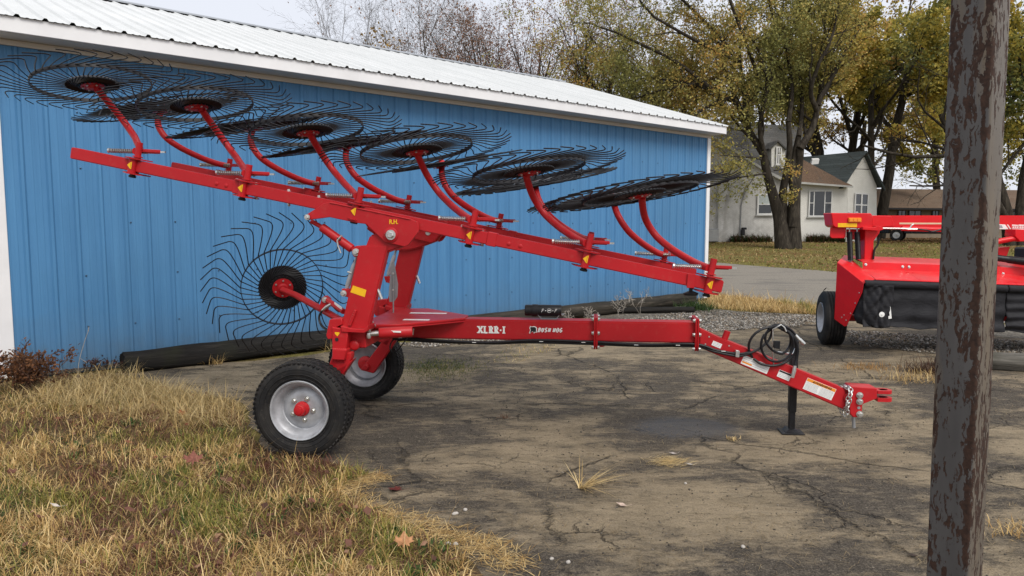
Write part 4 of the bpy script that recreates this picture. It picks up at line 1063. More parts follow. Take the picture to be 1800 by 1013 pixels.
# ------------------------------------------------------------------ the red mower on the right
r2 = M['red2']
def canvas():
    t = NT('black_canvas'); p = t.geo()
    n = t.noise(t.map(p, (1, 1, 2.2)), 5, 5, 0.6, 0.4); f = t.noise(p, 60, 3)
    t.set(t.ramp(n, [(0.3, (0.010, 0.010, 0.012)), (0.7, (0.022, 0.022, 0.026))]), t.math('ADD', t.math('MULTIPLY', f, 0.2), 0.58), normal=t.bump(n, 0.3, 0.05), spec=0.25)
    return t.mat
M['canvas'] = canvas()
MO = np.array([4.44, 8.75, 0.0])
mower = thing('mower_conditioner', MO, 'bright red mower with black canvas curtain standing behind the rusty pole', 'mower')
def wq(x, y, Y):
    P = at(x, y, Y) - MO; return Vector(P)
ROLL = 0.037
def hz_(x, z): return z - ROLL * x
XR = 3.3
# hood: rear shelf, ridge, front slope (one folded sheet with thickness)
prof = [(0.78, 1.185), (0.40, 1.135), (0.345, 1.120), (0.335, 1.030), (0.02, 0.938), (0.0, 0.925)]
b = MB()
def sweep(prof, x0, x1, th=0.006, n=1):
    bb = []
    for i in range(n + 1):
        x = x0 + (x1 - x0) * i / n
        bb.append([(x, y, hz_(x, z)) for y, z in prof] + [(x, y, hz_(x, z) - th) for y, z in reversed(prof)])
    m = len(bb[0]); vs = [p for r in bb for p in r]; fs = [list(range(m)), list(range((n + 1) * m - 1, n * m - 1, -1))]
    for i in range(n):
        for k in range(m): fs.append((i * m + k, (i + 1) * m + k, (i + 1) * m + (k + 1) % m, i * m + (k + 1) % m))
    return vs, fs
for x0, x1 in ((0.012, 0.557), (0.560, 1.75), (1.753, XR)):
    b = MB(); b.add(*sweep(prof, x0, x1)); b.build('hood_panel', r2, mower, 0, smooth=0)
for x, z in ((0.05, 1.09), (0.52, 1.08), (0.60, 1.08), (1.70, 1.04), (1.80, 1.04), (0.52, 1.0), (0.60, 1.0)):
    b = MB(); hexbolt(b, (x, 0.338 if z > 1.01 else 0.25, hz_(x, z)), (0, -1, 0.2), 0.012, 0.010); b.build('bolt', M['zinc'] if z > 1.01 else r2, mower, smooth=30)
# side strip and slanted side shield
pa, pb = np.array([4.30, 8.75, 0]), np.array([4.16, 9.10, 0]); pn = np.cross(pb - pa, [0, 0, 1])
sp = lambda x, y: Vector(on_plane(x, y, pa, pn) - MO)
sh = MB().prism([sp(1472, 461), sp(1519, 498), sp(1516, 514), sp(1489, 573), sp(1485, 574), sp(1478, 569), sp(1467, 561)], Vector(pn).normalized() * -0.006).build('side_shield', r2, mower, 0.002)
MB().prism([sp(1472, 461), Vector((-0.02, 0.78, 1.19)), Vector((0.006, 0.78, 1.187)), Vector((0.006, 0.0, 0.93)), sp(1519, 498)], (0, 0, -0.006)).build('side_strip', r2, mower, 0.002)
off = Vector(pn).normalized() * 0.004
if off.y > 0: off = -off
def on_shield(pix, mat, name):
    return MB().prism([sp(x, y) + off for x, y in pix], -off * 0.5).build(name, mat, sh, smooth=0)
for k in range(5): on_shield([(1473.5, 466 + k * 2.3), (1478.5, 469 + k * 2.3), (1478.5, 470 + k * 2.3), (1473.5, 467 + k * 2.3)], M['blackprint'], 'vent_slot')
for (x, y) in ((1480.5, 558), (1484.5, 554), (1488, 563), (1496, 551), (1504, 533), (1511, 515)):
    b = MB(); hexbolt(b, sp(x, y) + off * 0.3, off, 0.009, 0.008); b.build('bolt', M['zinc'], sh, smooth=30)
on_shield([(1475, 552), (1476.5, 552), (1479, 567), (1477.5, 567)], r2, 'stiffener')
# pale script on the shield, too small to read: a row of slanted strokes
rr = random.Random(5)
b = MB()
for k in range(11):
    x0 = 1473 + k * 0.95; y0 = 484 + k * 1.05; hgt = rr.choice([3.2, 4.2, 5.5])
    if k in (0, 4, 9): hgt = 9
    for (xx, ya, yb) in ((x0, y0 - hgt * 0.5, y0 + hgt * 0.45), (x0 + 0.45, y0 - hgt * .1, y0 + hgt * 0.3)):
        b.prism([sp(xx, ya) + off, sp(xx + .35, ya + .3) + off, sp(xx + .35, yb + .3) + off, sp(xx, yb) + off], -off * 0.5)
b.build('shield_script', M['white'], sh, smooth=0)
# curtain: rolled top edge and hanging sheet with horizontal folds
cprof = []
for i in range(9):
    t = math.pi * i / 8; cprof.append((-0.005 - 0.035 * math.sin(t), 0.915 - 0.045 * (1 - math.cos(t))))
def curtain(x0, x1, nx_, folds, seed, y_off=0.0, bottom=0.345, amp=0.012):
    r = np.random.default_rng(seed); nz = 44; V, Fc = [], []
    zs = np.linspace(0.82, bottom, nz); ph = r.random(8) * 6.28
    rows = [(y, z) for y, z in cprof]
    for i in range(nx_ + 1):
        x = x0 + (x1 - x0) * i / nx_
        for y, z in rows: V.append((x, y + y_off, hz_(x, z)))
        for z in zs:
            w = (0.9 - z) / 0.55
            y = 0.01 + amp * w * (math.sin(folds * z * 6.28 + 1.6 * math.sin(x * 2 + ph[0])) + 0.7 * math.sin(x * 5 + ph[1] + z * 9) * 0.5 + 0.5 * math.sin(x * 11 + z * 23 + ph[2]) + .35 * math.sin(x * 23 - z * 17 + ph[3]))
            V.append((x, y + y_off - 0.02 * w, hz_(x, z) + (0.012 * math.sin(x * 7 + ph[4]) + .006 * math.sin(x * 19) if z < bottom + 0.02 else 0)))
    m = len(rows) + nz
    for i in range(nx_):
        for k in range(m - 1): Fc.append((i * m + k, i * m + k + 1, (i + 1) * m + k + 1, (i + 1) * m + k))
    me = bpy.data.meshes.new('curtain'); me.from_pydata(V, [], Fc); me.materials.append(M['canvas']); me.polygons.foreach_set('use_smooth', [True] * len(me.polygons))
    o = link('curtain', me, mower); md = o.modifiers.new('thick', 'SOLIDIFY'); md.thickness = 0.004
    return o
curtain(-0.13, 1.62, 76, 5.0, 3)
curtain(1.63, XR, 60, 9.0, 4, 0.0, 0.345, 0.020)
# folded corner flap on the left
def flap():
    nu, nv = 26, 34; V, Fc = [], []; r = np.random.default_rng(12)
    for j in range(nv + 1):
        t = j / nv
        z = 0.855 - t * 0.505
        xl, xr_ = -0.13 - 0.07 * t + 0.05 * max(0, t - .8) * 5, 0.235 - 0.03 * t
        for i in range(nu + 1):
            s = i / nu; x = xl + (xr_ - xl) * s
            bul = math.sin(math.pi * min(1, max(0, s))) ** 0.6
            y = 0.10 * (1 - s) - 0.085 * bul - 0.014 * math.sin(s * 9 + 4 * t) * math.sin(7 * t + s * 3) - 0.016 * abs(math.sin(s * 6 + t * 8)) - .010 * abs(math.sin(s * 13 - t * 11)) - 0.007 * math.sin(s * 21 + t * 15) + 0.02 * (abs(s - 0.55) < 0.03)
            V.append((x, y, z - 0.03 * math.sin(s * 3) * (t > .9) + (0.025 * (1 - s) if t > .95 else 0)))
    for j in range(nv):
        for i in range(nu): a = j * (nu + 1) + i; Fc.append((a, a + 1, a + nu + 2, a + nu + 1))
    me = bpy.data.meshes.new('corner_flap'); me.from_pydata(V, [], Fc); me.materials.append(M['canvas']); me.polygons.foreach_set('use_smooth', [True] * len(me.polygons))
    o = link('corner_flap', me, mower); md = o.modifiers.new('thick', 'SOLIDIFY'); md.thickness = 0.004
    return o
flp = flap()
b = MB().lathe([(0.033, 0), (0.033, 0.003), (0.010, 0.005), (0.010, 0.009), (0.004, 0.01)], wq(1550, 553, 8.625), (0, -1, 0), 20); b.build('grommet', M['white'], flp)
MB().prism([wq(x, y, 8.70) for x, y in ((1561, 540), (1565.5, 539.5), (1567.5, 560), (1562, 561), (1561.5, 556), (1564, 555), (1562.5, 545))], (0, 0.003, 0)).build('paper_tag', M['white'], mower, smooth=0)
# frame under the hood, rear wall
MB().lo_hi((0.02, 0.35, 0.42), (XR, 0.75, 0.90)).build('cutter_body', M['black'], mower)
MB().prism([(XR, 0.0, 0.80), (XR, 0.78, 1.06), (XR, 0.8, 0.45), (XR, 0.1, 0.4)], (0.01, 0, 0)).build('side_shield', r2, mower)
# tyre
def mower_tyre():
    b = MB(); hw = 0.125; R_ = 0.355
    pr = [(0.20, -hw + 0.02), (0.22, -hw - 0.002), (0.27, -hw - 0.006), (0.315, -hw + 0.002), (0.338, -hw + 0.018)]
    for k in range(6):
        y = -0.095 + k * 0.038
        pr += [(R_ - 0.012 if k else R_ - .009, y - 0.003), (R_ - 0.002, y), (R_, y + 0.003), (R_, y + 0.026), (R_ - 0.002, y + 0.029)]
        if k < 5: pr.append((R_ - 0.014, y + 0.032))
    pr += [(0.338, hw - 0.018), (0.315, hw - 0.002), (0.27, hw + 0.006), (0.22, hw + 0.002), (0.20, hw - 0.02)]
    b.lathe(pr, (0, 0, 0), (1, 0, 0), 56, closed=True)
    return b.mesh('tyre', M['rubber'], smooth=35)
mty = mower_tyre()
mrim = MB().lathe([(0.195, -0.115), (0.205, -0.128), (0.198, -0.132), (0.185, -0.118), (0.165, -0.07), (0.15, -0.03), (0.10, -0.02), (0.07, -0.05), (0.03, -0.055), (0.03, 0.0), (0.15, 0.0), (0.195, 0.11)], (0, 0, 0), (1, 0, 0), 44, closed=True).mesh('rim', M['silver'], smooth=30)
for X_, fl in ((4.255, 1), (4.44 + XR - 0.1, -1)):
    o = link('road_wheel', mty, mower, Matrix.Translation((X_ - MO[0], 9.50 - MO[1], 0.353)) @ (Matrix.Rotation(R(-11.5), 4, 'Z') if fl > 0 else Matrix.Rotation(math.pi, 4, 'Z')))
    link('rim', mrim, o)
MB().bar((4.30 - MO[0], 0.75, 0.353), (XR - 0.15, 0.75, 0.353), 0.08, 0.08).build('axle', r2, mower)
MB().prism([wq(1447, 512, 9.3), wq(1452, 508, 9.3), wq(1453, 506, 9.3), wq(1449, 509, 9.3)], (0, 0.0, 0.006)).build('paper_tag', M['white'], mower)
# overhead beam, end box, column
YB = 9.30
def bx(pix, Y, depth, name, mat=None, bevel=0.006):
    return MB().prism([wq(x, y, Y) for x, y in pix], (0, depth, 0)).build(name, mat or r2, mower, bevel)
beam_end = at(1960, 379, YB)[0] - MO[0]
zt, zb = wq(1600, 379, YB).z, wq(1600, 403, YB).z
MB().lo_hi((wq(1530, 380, YB).x, YB - MO[1] + 0.01, zb), (3.4, YB - MO[1] + 0.16, zt)).build('top_beam', r2, mower, 0.010, seg=2)
bx([(1533, 379), (1567, 380), (1571, 392), (1572, 398), (1533, 400)], YB, 0.18, 'beam_gusset')
eb = bx([(1461, 374.5), (1531, 375), (1534, 379), (1534, 400), (1531, 402), (1468, 400), (1464, 396), (1462, 380)], YB - 0.10, 0.24, 'end_box', None, 0.008)
bx([(1459.5, 400), (1488, 400), (1487, 417), (1484, 419), (1462, 419), (1459, 416)], YB - 0.02, 0.012, 'guard_plate')
bx([(1488, 403), (1521, 403), (1521, 457), (1516, 457), (1514, 425), (1488, 418)], YB + 0.10, 0.012, 'guard_plate')
col_ = bx([(1521, 402), (1548, 402), (1546, 410), (1536, 424), (1535, 462), (1519, 462)], YB - 0.03, 0.12, 'column')
bx([(1517, 399), (1540, 400), (1542, 397), (1552, 399), (1553, 404), (1545, 406), (1517, 404)], YB - 0.14, 0.10, 'link_bracket', None, 0.004)
ab = bx([(1492, 383), (1514.5, 383), (1514.5, 391), (1492, 391)], YB - 0.125, 0.025, 'amber_light', M['amber'], 0.004)
for k in range(3): bx([(1493.5 + k * 7, 384.5), (1499.5 + k * 7, 384.5), (1499.5 + k * 7, 389.5), (1493.5 + k * 7, 389.5)], YB - 0.130, 0.005, 'lens_cell', M['orange'], 0.001)
bx([(1473, 392.5), (1506.5, 392.5), (1506.5, 399.5), (1473, 399.5)], YB - 0.102, 0.002, 'reflector', M['yellow'], 0)
M['cream'] = simple('cream_stripe', (0.62, 0.50, 0.34), 0.4, 0, 0.05, 20)
bx([(1581, 391.5), (1660, 391.8), (1660, 394.5), (1581, 394.5)], YB + 0.008, 0.002, 'stripe', M['cream'], 0)
for x in (1493, 1506):
    b = MB(); q = wq(x, 374.5, YB); hexbolt(b, q, (0, 0, 1), 0.014, 0.014); b.build('bolt', M['zinc'], mower, smooth=30)
# springs
for xa, xb in ((1493, 1495), (1506.5, 1509)):
    a, c = wq(xa, 408, YB - 0.04), wq(xb, 458, YB - 0.04)
    so_ = helix(a, c, 0.031, 24, 0.0075).build('coil_spring', M['black'], mower, smooth=60)
    MB().tube([a, c], 0.024, 10).build('spring_core', M['black'], so_)
    MB().tube([a + Vector((0, 0, 0.06)), a], 0.008, 8).build('spring_hook', M['zinc'], so_)
# cylinder and hoses under the beam
MB().tube([wq(1550, 401.5, YB - 0.1), wq(1585, 402, YB - 0.1)], 0.011, 10).build('cylinder_rod', M['zinc'], mower)
MB().tube([wq(1585, 402, YB - 0.1), wq(1660, 404, YB - 0.1)], 0.030, 14).build('lift_cylinder', r2, mower)
MB().tube(spline([wq(1584, 402, YB - .14), wq(1598, 402, YB - .15), wq(1602, 397, YB - .15), wq(1606, 394, YB - .15)], 4), 0.009, 8).tube([wq(1594, 403, YB - .15), wq(1612, 403, YB - .15)], 0.011, 8).build('hose_fitting', M['zinc'], mower)
MB().tube(spline([wq(1612, 403, YB - .15), wq(1630, 405, YB - .15), wq(1640, 407, YB - .15), wq(1660, 402, YB - .15)], 5), 0.010, 8).build('hydraulic_hose', M['hose'], mower)
MB().tube(spline([wq(1545, 418, YB - .05), wq(1543, 430, YB - .05), wq(1537, 440, YB - .05), wq(1535, 456, YB - .05)], 5), 0.012, 8).build('hydraulic_hose', M['hose'], mower)
# right of the pole: lettering band, hitch swivel, drive shaft
yb = YB + 0.008
bx([(1757, 394.5), (1767, 395), (1773, 403.5), (1757, 403)], yb, 0.002, 'white_decal', M['white'], 0)
bx([(1757, 396), (1761, 396.2), (1763, 401), (1757, 401)], yb - .001, 0.002, 'decal_mark', M['print'], 0)
bx([(1770, 395), (1772, 395), (1778, 404), (1776, 404)], yb, 0.002, 'white_decal', M['white'], 0)
for x0, n_ in ((1779, 3), (1790.5, 5)):
    dd = bx([(x0, 395), (x0 + n_ * 3.6, 395.6), (x0 + n_ * 3.6, 404), (x0, 403.5)], yb, 0.002, 'white_decal', M['white'], 0)
    for k in range(n_):
        xx = x0 + 0.6 + k * 3.5
        bx([(xx, 397), (xx + 2.6, 397.1), (xx + 2.6, 398.2), (xx + 0.9, 398.2), (xx + 0.9, 400.8), (xx + 2.6, 400.8), (xx + 2.6, 402), (xx, 402)], yb - .001, 0.002, 'decal_mark', M['red2'], 0)
MB().tube([wq(1735, 430, 9.1), wq(1758, 424, 9.1), wq(1790, 418, 9.1)], 0.035, 14).build('swivel_tube', r2, mower)
bx([(1786, 403), (1815, 404), (1815, 424), (1793, 425), (1784, 415)], 9.05, 0.2, 'swivel_bracket')
bx([(1756, 436), (1776, 434), (1772, 446), (1766, 458), (1756, 458)], 9.2, 0.15, 'gearbox_bracket')
MB().tube([wq(1740, 452, 9.1), wq(1770, 456, 9.1), wq(1773, 456.5, 9.1), wq(1850, 466, 8.9)], [0.042, 0.042, 0.048, 0.048], 18).build('drive_shaft', M['black'], mower)
MB().lo_hi((2.2, 0.40, 1.02), (2.7, 0.75, 1.30)).build('gearbox', M['black'], mower, 0.02)
MB().bar((2.45, 0.6, zb + .05), (2.45, 0.6, 1.1), 0.14, 0.14, up=(1, 0, 0)).build('column', r2, mower, 0.01)

# ------------------------------------------------------------------ rusty pole close to the camera
def pole_mat():
    t = NT('rusted_grey_paint'); p = t.co('Object')
    w = t.mix(0.02, p, t.noise(p, 25, 3, 0.5, out=1), 'ADD')
    a = t.noise(t.map(w, (1, 1, 0.24)), 85, 5, 0.58, 0.6); bgn = t.noise(t.map(p, (1, 1, 0.16)), 16, 3, 0.5); f = t.noise(w, 90, 4, 0.6)
    sc = t.math('ADD', t.math('MULTIPLY', a, 0.62), t.math('ADD', t.math('MULTIPLY', bgn, 0.42), t.math('MULTIPLY', f, 0.16)))
    sepp = t.n.new('ShaderNodeSeparateXYZ'); t.l.new(p, sepp.inputs[0])
    # old paint has let go most along the edge between the two faces and on the left side of the wide face
    e = t.math('ABSOLUTE', t.math('SUBTRACT', sepp.outputs[0], 0.040))
    edge = t.ramp(e, [(0.0, 0.10), (0.010, 0.0)])
    lft = t.ramp(sepp.outputs[0], [(0.0, 0.0), (1.0, 0.0)])
    sc = t.math('ADD', sc, edge)
    rust = t.ramp(sc, [(0.628, 0.0), (0.635, 1.0)])
    rim_ = t.ramp(sc, [(0.605, 0.0), (0.628, 0.6), (0.635, 0.6), (0.655, 0.0)])
    paint = t.ramp(bgn, [(0.3, (0.066, 0.063, 0.062)), (0.7, (0.105, 0.10, 0.097))])
    stain = t.ramp(t.noise(t.map(p, (1, 1, 0.12)), 14, 3), [(0.52, 0.0), (0.68, 0.75)])
    paint = t.mix(stain, paint, (0.20, 0.145, 0.085))
    paint = t.mix(t.ramp(sepp.outputs[0], [(0.0465, 0.0), (0.0500, 0.65)]), paint, (0.15, 0.122, 0.09))  # narrow right face mixed towards a lighter tan
    rc = t.ramp(f, [(0.3, (0.022, 0.012, 0.009)), (0.7, (0.062, 0.032, 0.021))])
    c = t.mix(rust, paint, rc)
    c = t.mix(t.math('MULTIPLY', rim_, 0.5), c, (0.035, 0.03, 0.03))
    t.set(c, t.math('ADD', t.math('MULTIPLY', rust, 0.3), 0.5), spec=0.3, normal=t.bump(t.math('SUBTRACT', t.math('MULTIPLY', f, 0.3), rust), 0.5, 0.0018))
    return t.mat
pp = at(1700, 506, 1.83); pbase = (pp[0] + 0.016, 1.83, 0)
pb_ = MB(); hw = 0.0508; rad = 0.008
outl = []
for cx_, cy_, a0 in ((hw - rad, hw - rad, 0), (-hw + rad, hw - rad, 90), (-hw + rad, -hw + rad, 180), (hw - rad, -hw + rad, 270)):
    for k in range(6): a = R(a0 + k * 18); outl.append((cx_ + rad * math.cos(a), cy_ + rad * math.sin(a)))
pb_.prism([(x, y, -0.3) for x, y in outl], (0, 0, 3.9))
pole = pb_.build('steel_pole', pole_mat(), None, smooth=30)
pole.location = pbase
azv = math.atan2(pp[0], pp[1])
pole.rotation_euler = (0, R(-0.55), -azv - R(19.3))
tag(pole, 'rusty square steel pole with peeling grey paint close in front of the red mower', 'pole')

# ------------------------------------------------------------------ houses beyond the lawn
def brick_paint(name, base, dirt, amt):
    t = NT(name); p = t.geo()
    br = t.n.new('ShaderNodeTexBrick'); t.l.new(t.map(p, (1, 1, 1), (math.pi / 2, 0, 0)), br.inputs['Vector'])
    br.inputs['Scale'].default_value = 1.0; br.inputs['Brick Width'].default_value = 0.21; br.inputs['Row Height'].default_value = 0.072; br.inputs['Mortar Size'].default_value = 0.008
    br.inputs['Color1'].default_value = (*base, 1); br.inputs['Color2'].default_value = (*[c * 0.93 for c in base], 1); br.inputs['Mortar'].default_value = (*[c * 0.72 for c in base], 1)
    n = t.noise(t.map(p, (1, 1, 0.6)), 0.9, 6, 0.7, 0.4); sepn = t.n.new('ShaderNodeSeparateXYZ'); t.l.new(p, sepn.inputs[0])
    low = t.ramp(t.math('MULTIPLY', t.math('SUBTRACT', sepn.outputs[2], 0.5), 0.5), [(0.0, 0.35), (0.5, 0.0)])
    m = t.math('MULTIPLY', t.ramp(n, [(0.38, 0.0), (0.7, 1.0)]), amt)
    c = t.mix(t.math('ADD', m, low, True), br.outputs[0], dirt)
    t.set(c, 0.8, spec=0.2)
    return t.mat
M['brick_clean'] = brick_paint('white_painted_brick', (0.80, 0.79, 0.74), (0.46, 0.44, 0.38), 0.3)
M['brick_dirty'] = brick_paint('stained_white_brick', (0.66, 0.65, 0.62), (0.23, 0.22, 0.2), 0.85)
def shingle(name, c1, c2, c3, litter):
    t = NT(name); p = t.co('Object')
    sepn = t.n.new('ShaderNodeSeparateXYZ'); t.l.new(t.geo(), sepn.inputs[0])
    br = t.n.new('ShaderNodeTexBrick'); t.l.new(t.map(t.geo(), (1, 1, 1), (math.pi / 2, 0, 0)), br.inputs['Vector'])
    br.inputs['Scale'].default_value = 1.0; br.inputs['Brick Width'].default_value = 0.9; br.inputs['Row Height'].default_value = 0.16; br.inputs['Mortar Size'].default_value = 0.006
    br.inputs['Color1'].default_value = (*c1, 1); br.inputs['Color2'].default_value = (*c2, 1); br.inputs['Mortar'].default_value = (*c3, 1)
    n = t.noise(t.geo(), 0.9, 5, 0.65); f = t.noise(t.geo(), 9, 5, 0.75)
    c = t.mix(t.ramp(f, [(0.55, 0.0), (0.75, 0.5)]), br.outputs[0], tuple(min(1, x * 1.7) for x in c1))
    lit = t.math('MULTIPLY', t.ramp(t.math('ADD', t.math('MULTIPLY', n, .5), t.math('MULTIPLY', f, .5)), [(0.40, 0.0), (0.5, 1.0)]), litter)
    lc = t.ramp(t.noise(t.geo(), 16, 5, 0.8), [(0.3, (0.05, 0.032, 0.022)), (0.5, (0.13, 0.082, 0.055)), (0.7, (0.23, 0.165, 0.115))])
    t.set(t.mix(lit, c, lc), 0.9, spec=0.15, normal=t.bump(f, 0.6, 0.05))
    return t.mat
M['sh_grey'] = shingle('grey_shingles', (0.12, 0.125, 0.125), (0.085, 0.09, 0.09), (0.05, 0.05, 0.05), 0.15)
M['sh_green'] = shingle('slate_green_shingles', (0.075, 0.09, 0.09), (0.055, 0.066, 0.066), (0.03, 0.035, 0.035), 0.0)
M['sh_leaf'] = shingle('leaf_covered_shingles', (0.12, 0.09, 0.07), (0.08, 0.065, 0.05), (0.05, 0.04, 0.03), 0.9)
M['sh_brown'] = shingle('brown_leafy_shingles', (0.17, 0.13, 0.095), (0.12, 0.092, 0.068), (0.08, 0.06, 0.045), 0.6)
def glass_mat():
    t = NT('window_glass'); p = t.geo()
    t.set((0.015, 0.018, 0.02), 0.06, spec=0.9)
    return t.mat
M['glass'] = glass_mat()
M['frame'] = simple('white_window_frame', (0.72, 0.72, 0.70), 0.5, 0, 0.06, 4)
M['shade'] = simple('window_shade', (0.42, 0.47, 0.45), 0.25, 0, 0.1, 3, spec=0.8)
M['eave'] = simple('grey_eave_board', (0.42, 0.42, 0.40), 0.6, 0, 0.12, 3)
HY = 46.0
house = thing('house', (0, 0, 0), 'old white painted brick house with grey shingle roof behind the multi trunk tree', 'house')
def hq(x, y, Y=HY): return Vector(at(x, y, Y))
def hbox(pix, Y, depth, name, mat, parent, bevel=0): return MB().prism([hq(x, y, Y) for x, y in pix], (0, depth, 0)).build(name, mat, parent, bevel, smooth=20)
# left part: catslide gable front; right part: clean wall with the wide window
hbox([(1190, 432), (1407, 432), (1407, 324), (1372, 316), (1345, 302), (1268, 252), (1190, 200)], HY, 0.25, 'wall', M['brick_dirty'], house)
hbox([(1407.5, 432), (1490, 432), (1490, 322), (1407.5, 322)], HY + 0.02, 0.25, 'wall', M['brick_clean'], house)
rake_t = [(1190, 197), (1268, 247), (1345, 297.5), (1373, 311), (1410, 320), (1410, 324), (1372, 316), (1345, 302), (1268, 252), (1190, 202)]
hbox(rake_t, HY - 0.25, 0.5, 'rake_board', M['eave'], house)
# main roof rises behind the gable front
MB().prism([hq(1240, 300, HY + 0.4), hq(1410, 322, HY + 0.3), hq(1412, 222, HY + 4.6), hq(1240, 214, HY + 4.6)], (0, 0.12, -0.1)).build('roof', M['sh_grey'], house)
MB().prism([hq(1240, 214, HY + 4.6), hq(1412, 222, HY + 4.6), hq(1412, 330, HY + 9.5), hq(1240, 330, HY + 9.5)], (0, 0.12, -0.1)).build('roof', M['sh_grey'], house)
# dark recess between the stained wall and the barn side
hbox([(1262, 432), (1268, 432), (1276, 346), (1283, 336), (1274, 322), (1264, 318)], HY - 0.35, 0.33, 'buttress', M['brick_dirty'], house)
# dormer
D = MB().prism([hq(1356, 297, HY + 1.2), hq(1380, 298, HY + 1.2), hq(1380, 262, HY + 1.2), hq(1368, 250, HY + 1.2), (hq(1356, 262, HY + 1.2))], (0, 3.0, 0)).build('dormer', M['brick_clean'], house)
MB().prism([hq(1353, 264, HY + 1.0), hq(1368, 249, HY + 1.0), hq(1368, 246, HY + 1.0), hq(1352, 261, HY + 1.0)], (0, 3.2, 0)).build('dormer_roof', M['sh_grey'], D)
MB().prism([hq(1383, 264, HY + 1.0), hq(1368, 249, HY + 1.0), hq(1368, 246, HY + 1.0), hq(1384, 261, HY + 1.0)], (0, 3.2, 0)).build('dormer_roof', M['sh_grey'], D)
def window(x0, x1, y0, y1, Y, fr, cols, mid=None, name='window', parent=None, fm=None):
    """cols: list of x positions (fractions) of mullions; mid: fraction of the sash rail per column or None"""
    a, c = hq(x0, y1, Y), hq(x1, y0, Y); w, h = c.x - a.x, c.z - a.z
    b = MB(); y = a.y - 0.06
    def strip(u0, u1, v0, v1, d=0.05): b.lo_hi((a.x + u0, y - d * .5, a.z + v0), (a.x + u1, y + d * .5, a.z + v1))
    strip(0, fr, 0, h); strip(w - fr, w, 0, h); strip(fr + .001, w - fr - .001, 0, fr); strip(fr + .001, w - fr - .001, h - fr, h)
    ed = [0] + list(cols) + [1]
    for q in cols: strip(w * q - fr * .4, w * q + fr * .4, fr + .001, h - fr - .001, 0.045)
    f = b.build('window', fm or M['frame'], parent or house)
    for k in range(len(ed) - 1):
        u0, u1 = w * ed[k] + fr * (.9 if k == 0 else .4), w * ed[k + 1] - fr * (.9 if k == len(ed) - 2 else .4)
        m = mid[k] if mid else None
        if m:
            MB().lo_hi((a.x + u0 + .001, y - .03, a.z + h * m - fr * .3), (a.x + u1 - .001, y + .03, a.z + h * m + fr * .3)).build('sash_rail', fm or M['frame'], f)
            MB().lo_hi((a.x + u0, y + 0.0, a.z + fr * .9), (a.x + u1, y + 0.012, a.z + h * m)).build('pane', M['glass'], f)
            MB().lo_hi((a.x + u0, y + 0.0, a.z + h * m), (a.x + u1, y + 0.012, a.z + h - fr * .9)).build('pane', M['shade'] if name == 'shaded' else M['glass'], f)
        else:
            MB().lo_hi((a.x + u0, y + 0.0, a.z + fr * .9), (a.x + u1, y + 0.012, a.z + h - fr * .9)).build('pane', M['glass'], f)
    MB().lo_hi((a.x - 0.08, y - 0.08, a.z - 0.07), (c.x + 0.08, y + 0.03, a.z - 0.002)).build('sill', M['eave'], f)
    return f
window(1330, 1359, 341, 378, HY - 0.02, 0.10, [], [0.5], 'shaded')
window(1420, 1463, 335, 381, HY, 0.07, [0.22, 0.68], [0.52, None, 0.52])
window(1363, 1374, 258, 290, HY + 1.18, 0.09, [0.5], [0.55, 0.55])
# leaf covered low roof over the wide window
MB().prism([hq(1404, 320, HY - 0.5), hq(1499, 328, HY - 0.5), hq(1478, 318, HY + .6), hq(1408, 280, HY + 1.8)], (0, 0.1, 0.08)).build('porch_roof', M['sh_leaf'], house)
hbox([(1403, 319.5), (1500, 327), (1500, 330), (1403, 323)], HY - 0.56, 0.08, 'eave_board', M['eave'], house)
# gabled wing at the right, its end turned away to the right
g0, g1 = hq(1489.5, 432, HY), hq(1541, 432, HY + 1.6)
e0, e1, ap = hq(1489.5, 322, HY), hq(1541, 327, HY + 1.6), hq(1517, 270, HY + .85)
gn = (g1 - g0).cross(Vector((0, 0, 1))).normalized()
if gn.y > 0: gn = -gn
MB().prism([g0, g1, e1, ap, e0], -gn * 0.25).build('wall', M['brick_clean'], house)
back = Vector((-3.1, 4.6, -0.05)); ov = gn * 0.25
MB().prism([e0 + ov + Vector((-0.5, 0, -0.35)), ap + ov + Vector((0, 0, 0.06)), ap + back + Vector((0, 0, 0.06)), e0 + back + Vector((-0.9, 0, -0.35))], (0.05, 0.05, 0.1)).build('roof', M['sh_green'], house)
MB().prism([e1 + ov + Vector((0.25, 0, -0.12)), ap + ov + Vector((0, 0, 0.06)), ap + back + Vector((0, 0, 0.06)), e1 + back + Vector((0.25, 0, -0.12))], (0.05, 0.05, 0.1)).build('roof', M['sh_green'], house)
rb = MB()
rb.prism([ap + ov * 1.1 + Vector((0, 0, .05)), e1 + ov * 1.1 + Vector((0.27, 0, -.15)), e1 + ov * 1.1 + Vector((0.27, 0, -.35)), ap + ov * 1.1 + Vector((0, 0, -.15))], gn * 0.05).build('rake_board', M['sh_green'], house)
MB().prism([ap + back * .55 + Vector((-0.95, -.9, -0.55)), ap + back * .55 + Vector((-0.45, -.9, -0.5)), ap + back * .55 + Vector((-0.40, -.9, -0.2)), ap + back * .55 + Vector((-0.85, -.9, -0.22))], (0, 0.2, 0.1)).build('roof_vent', M['frame'], house)
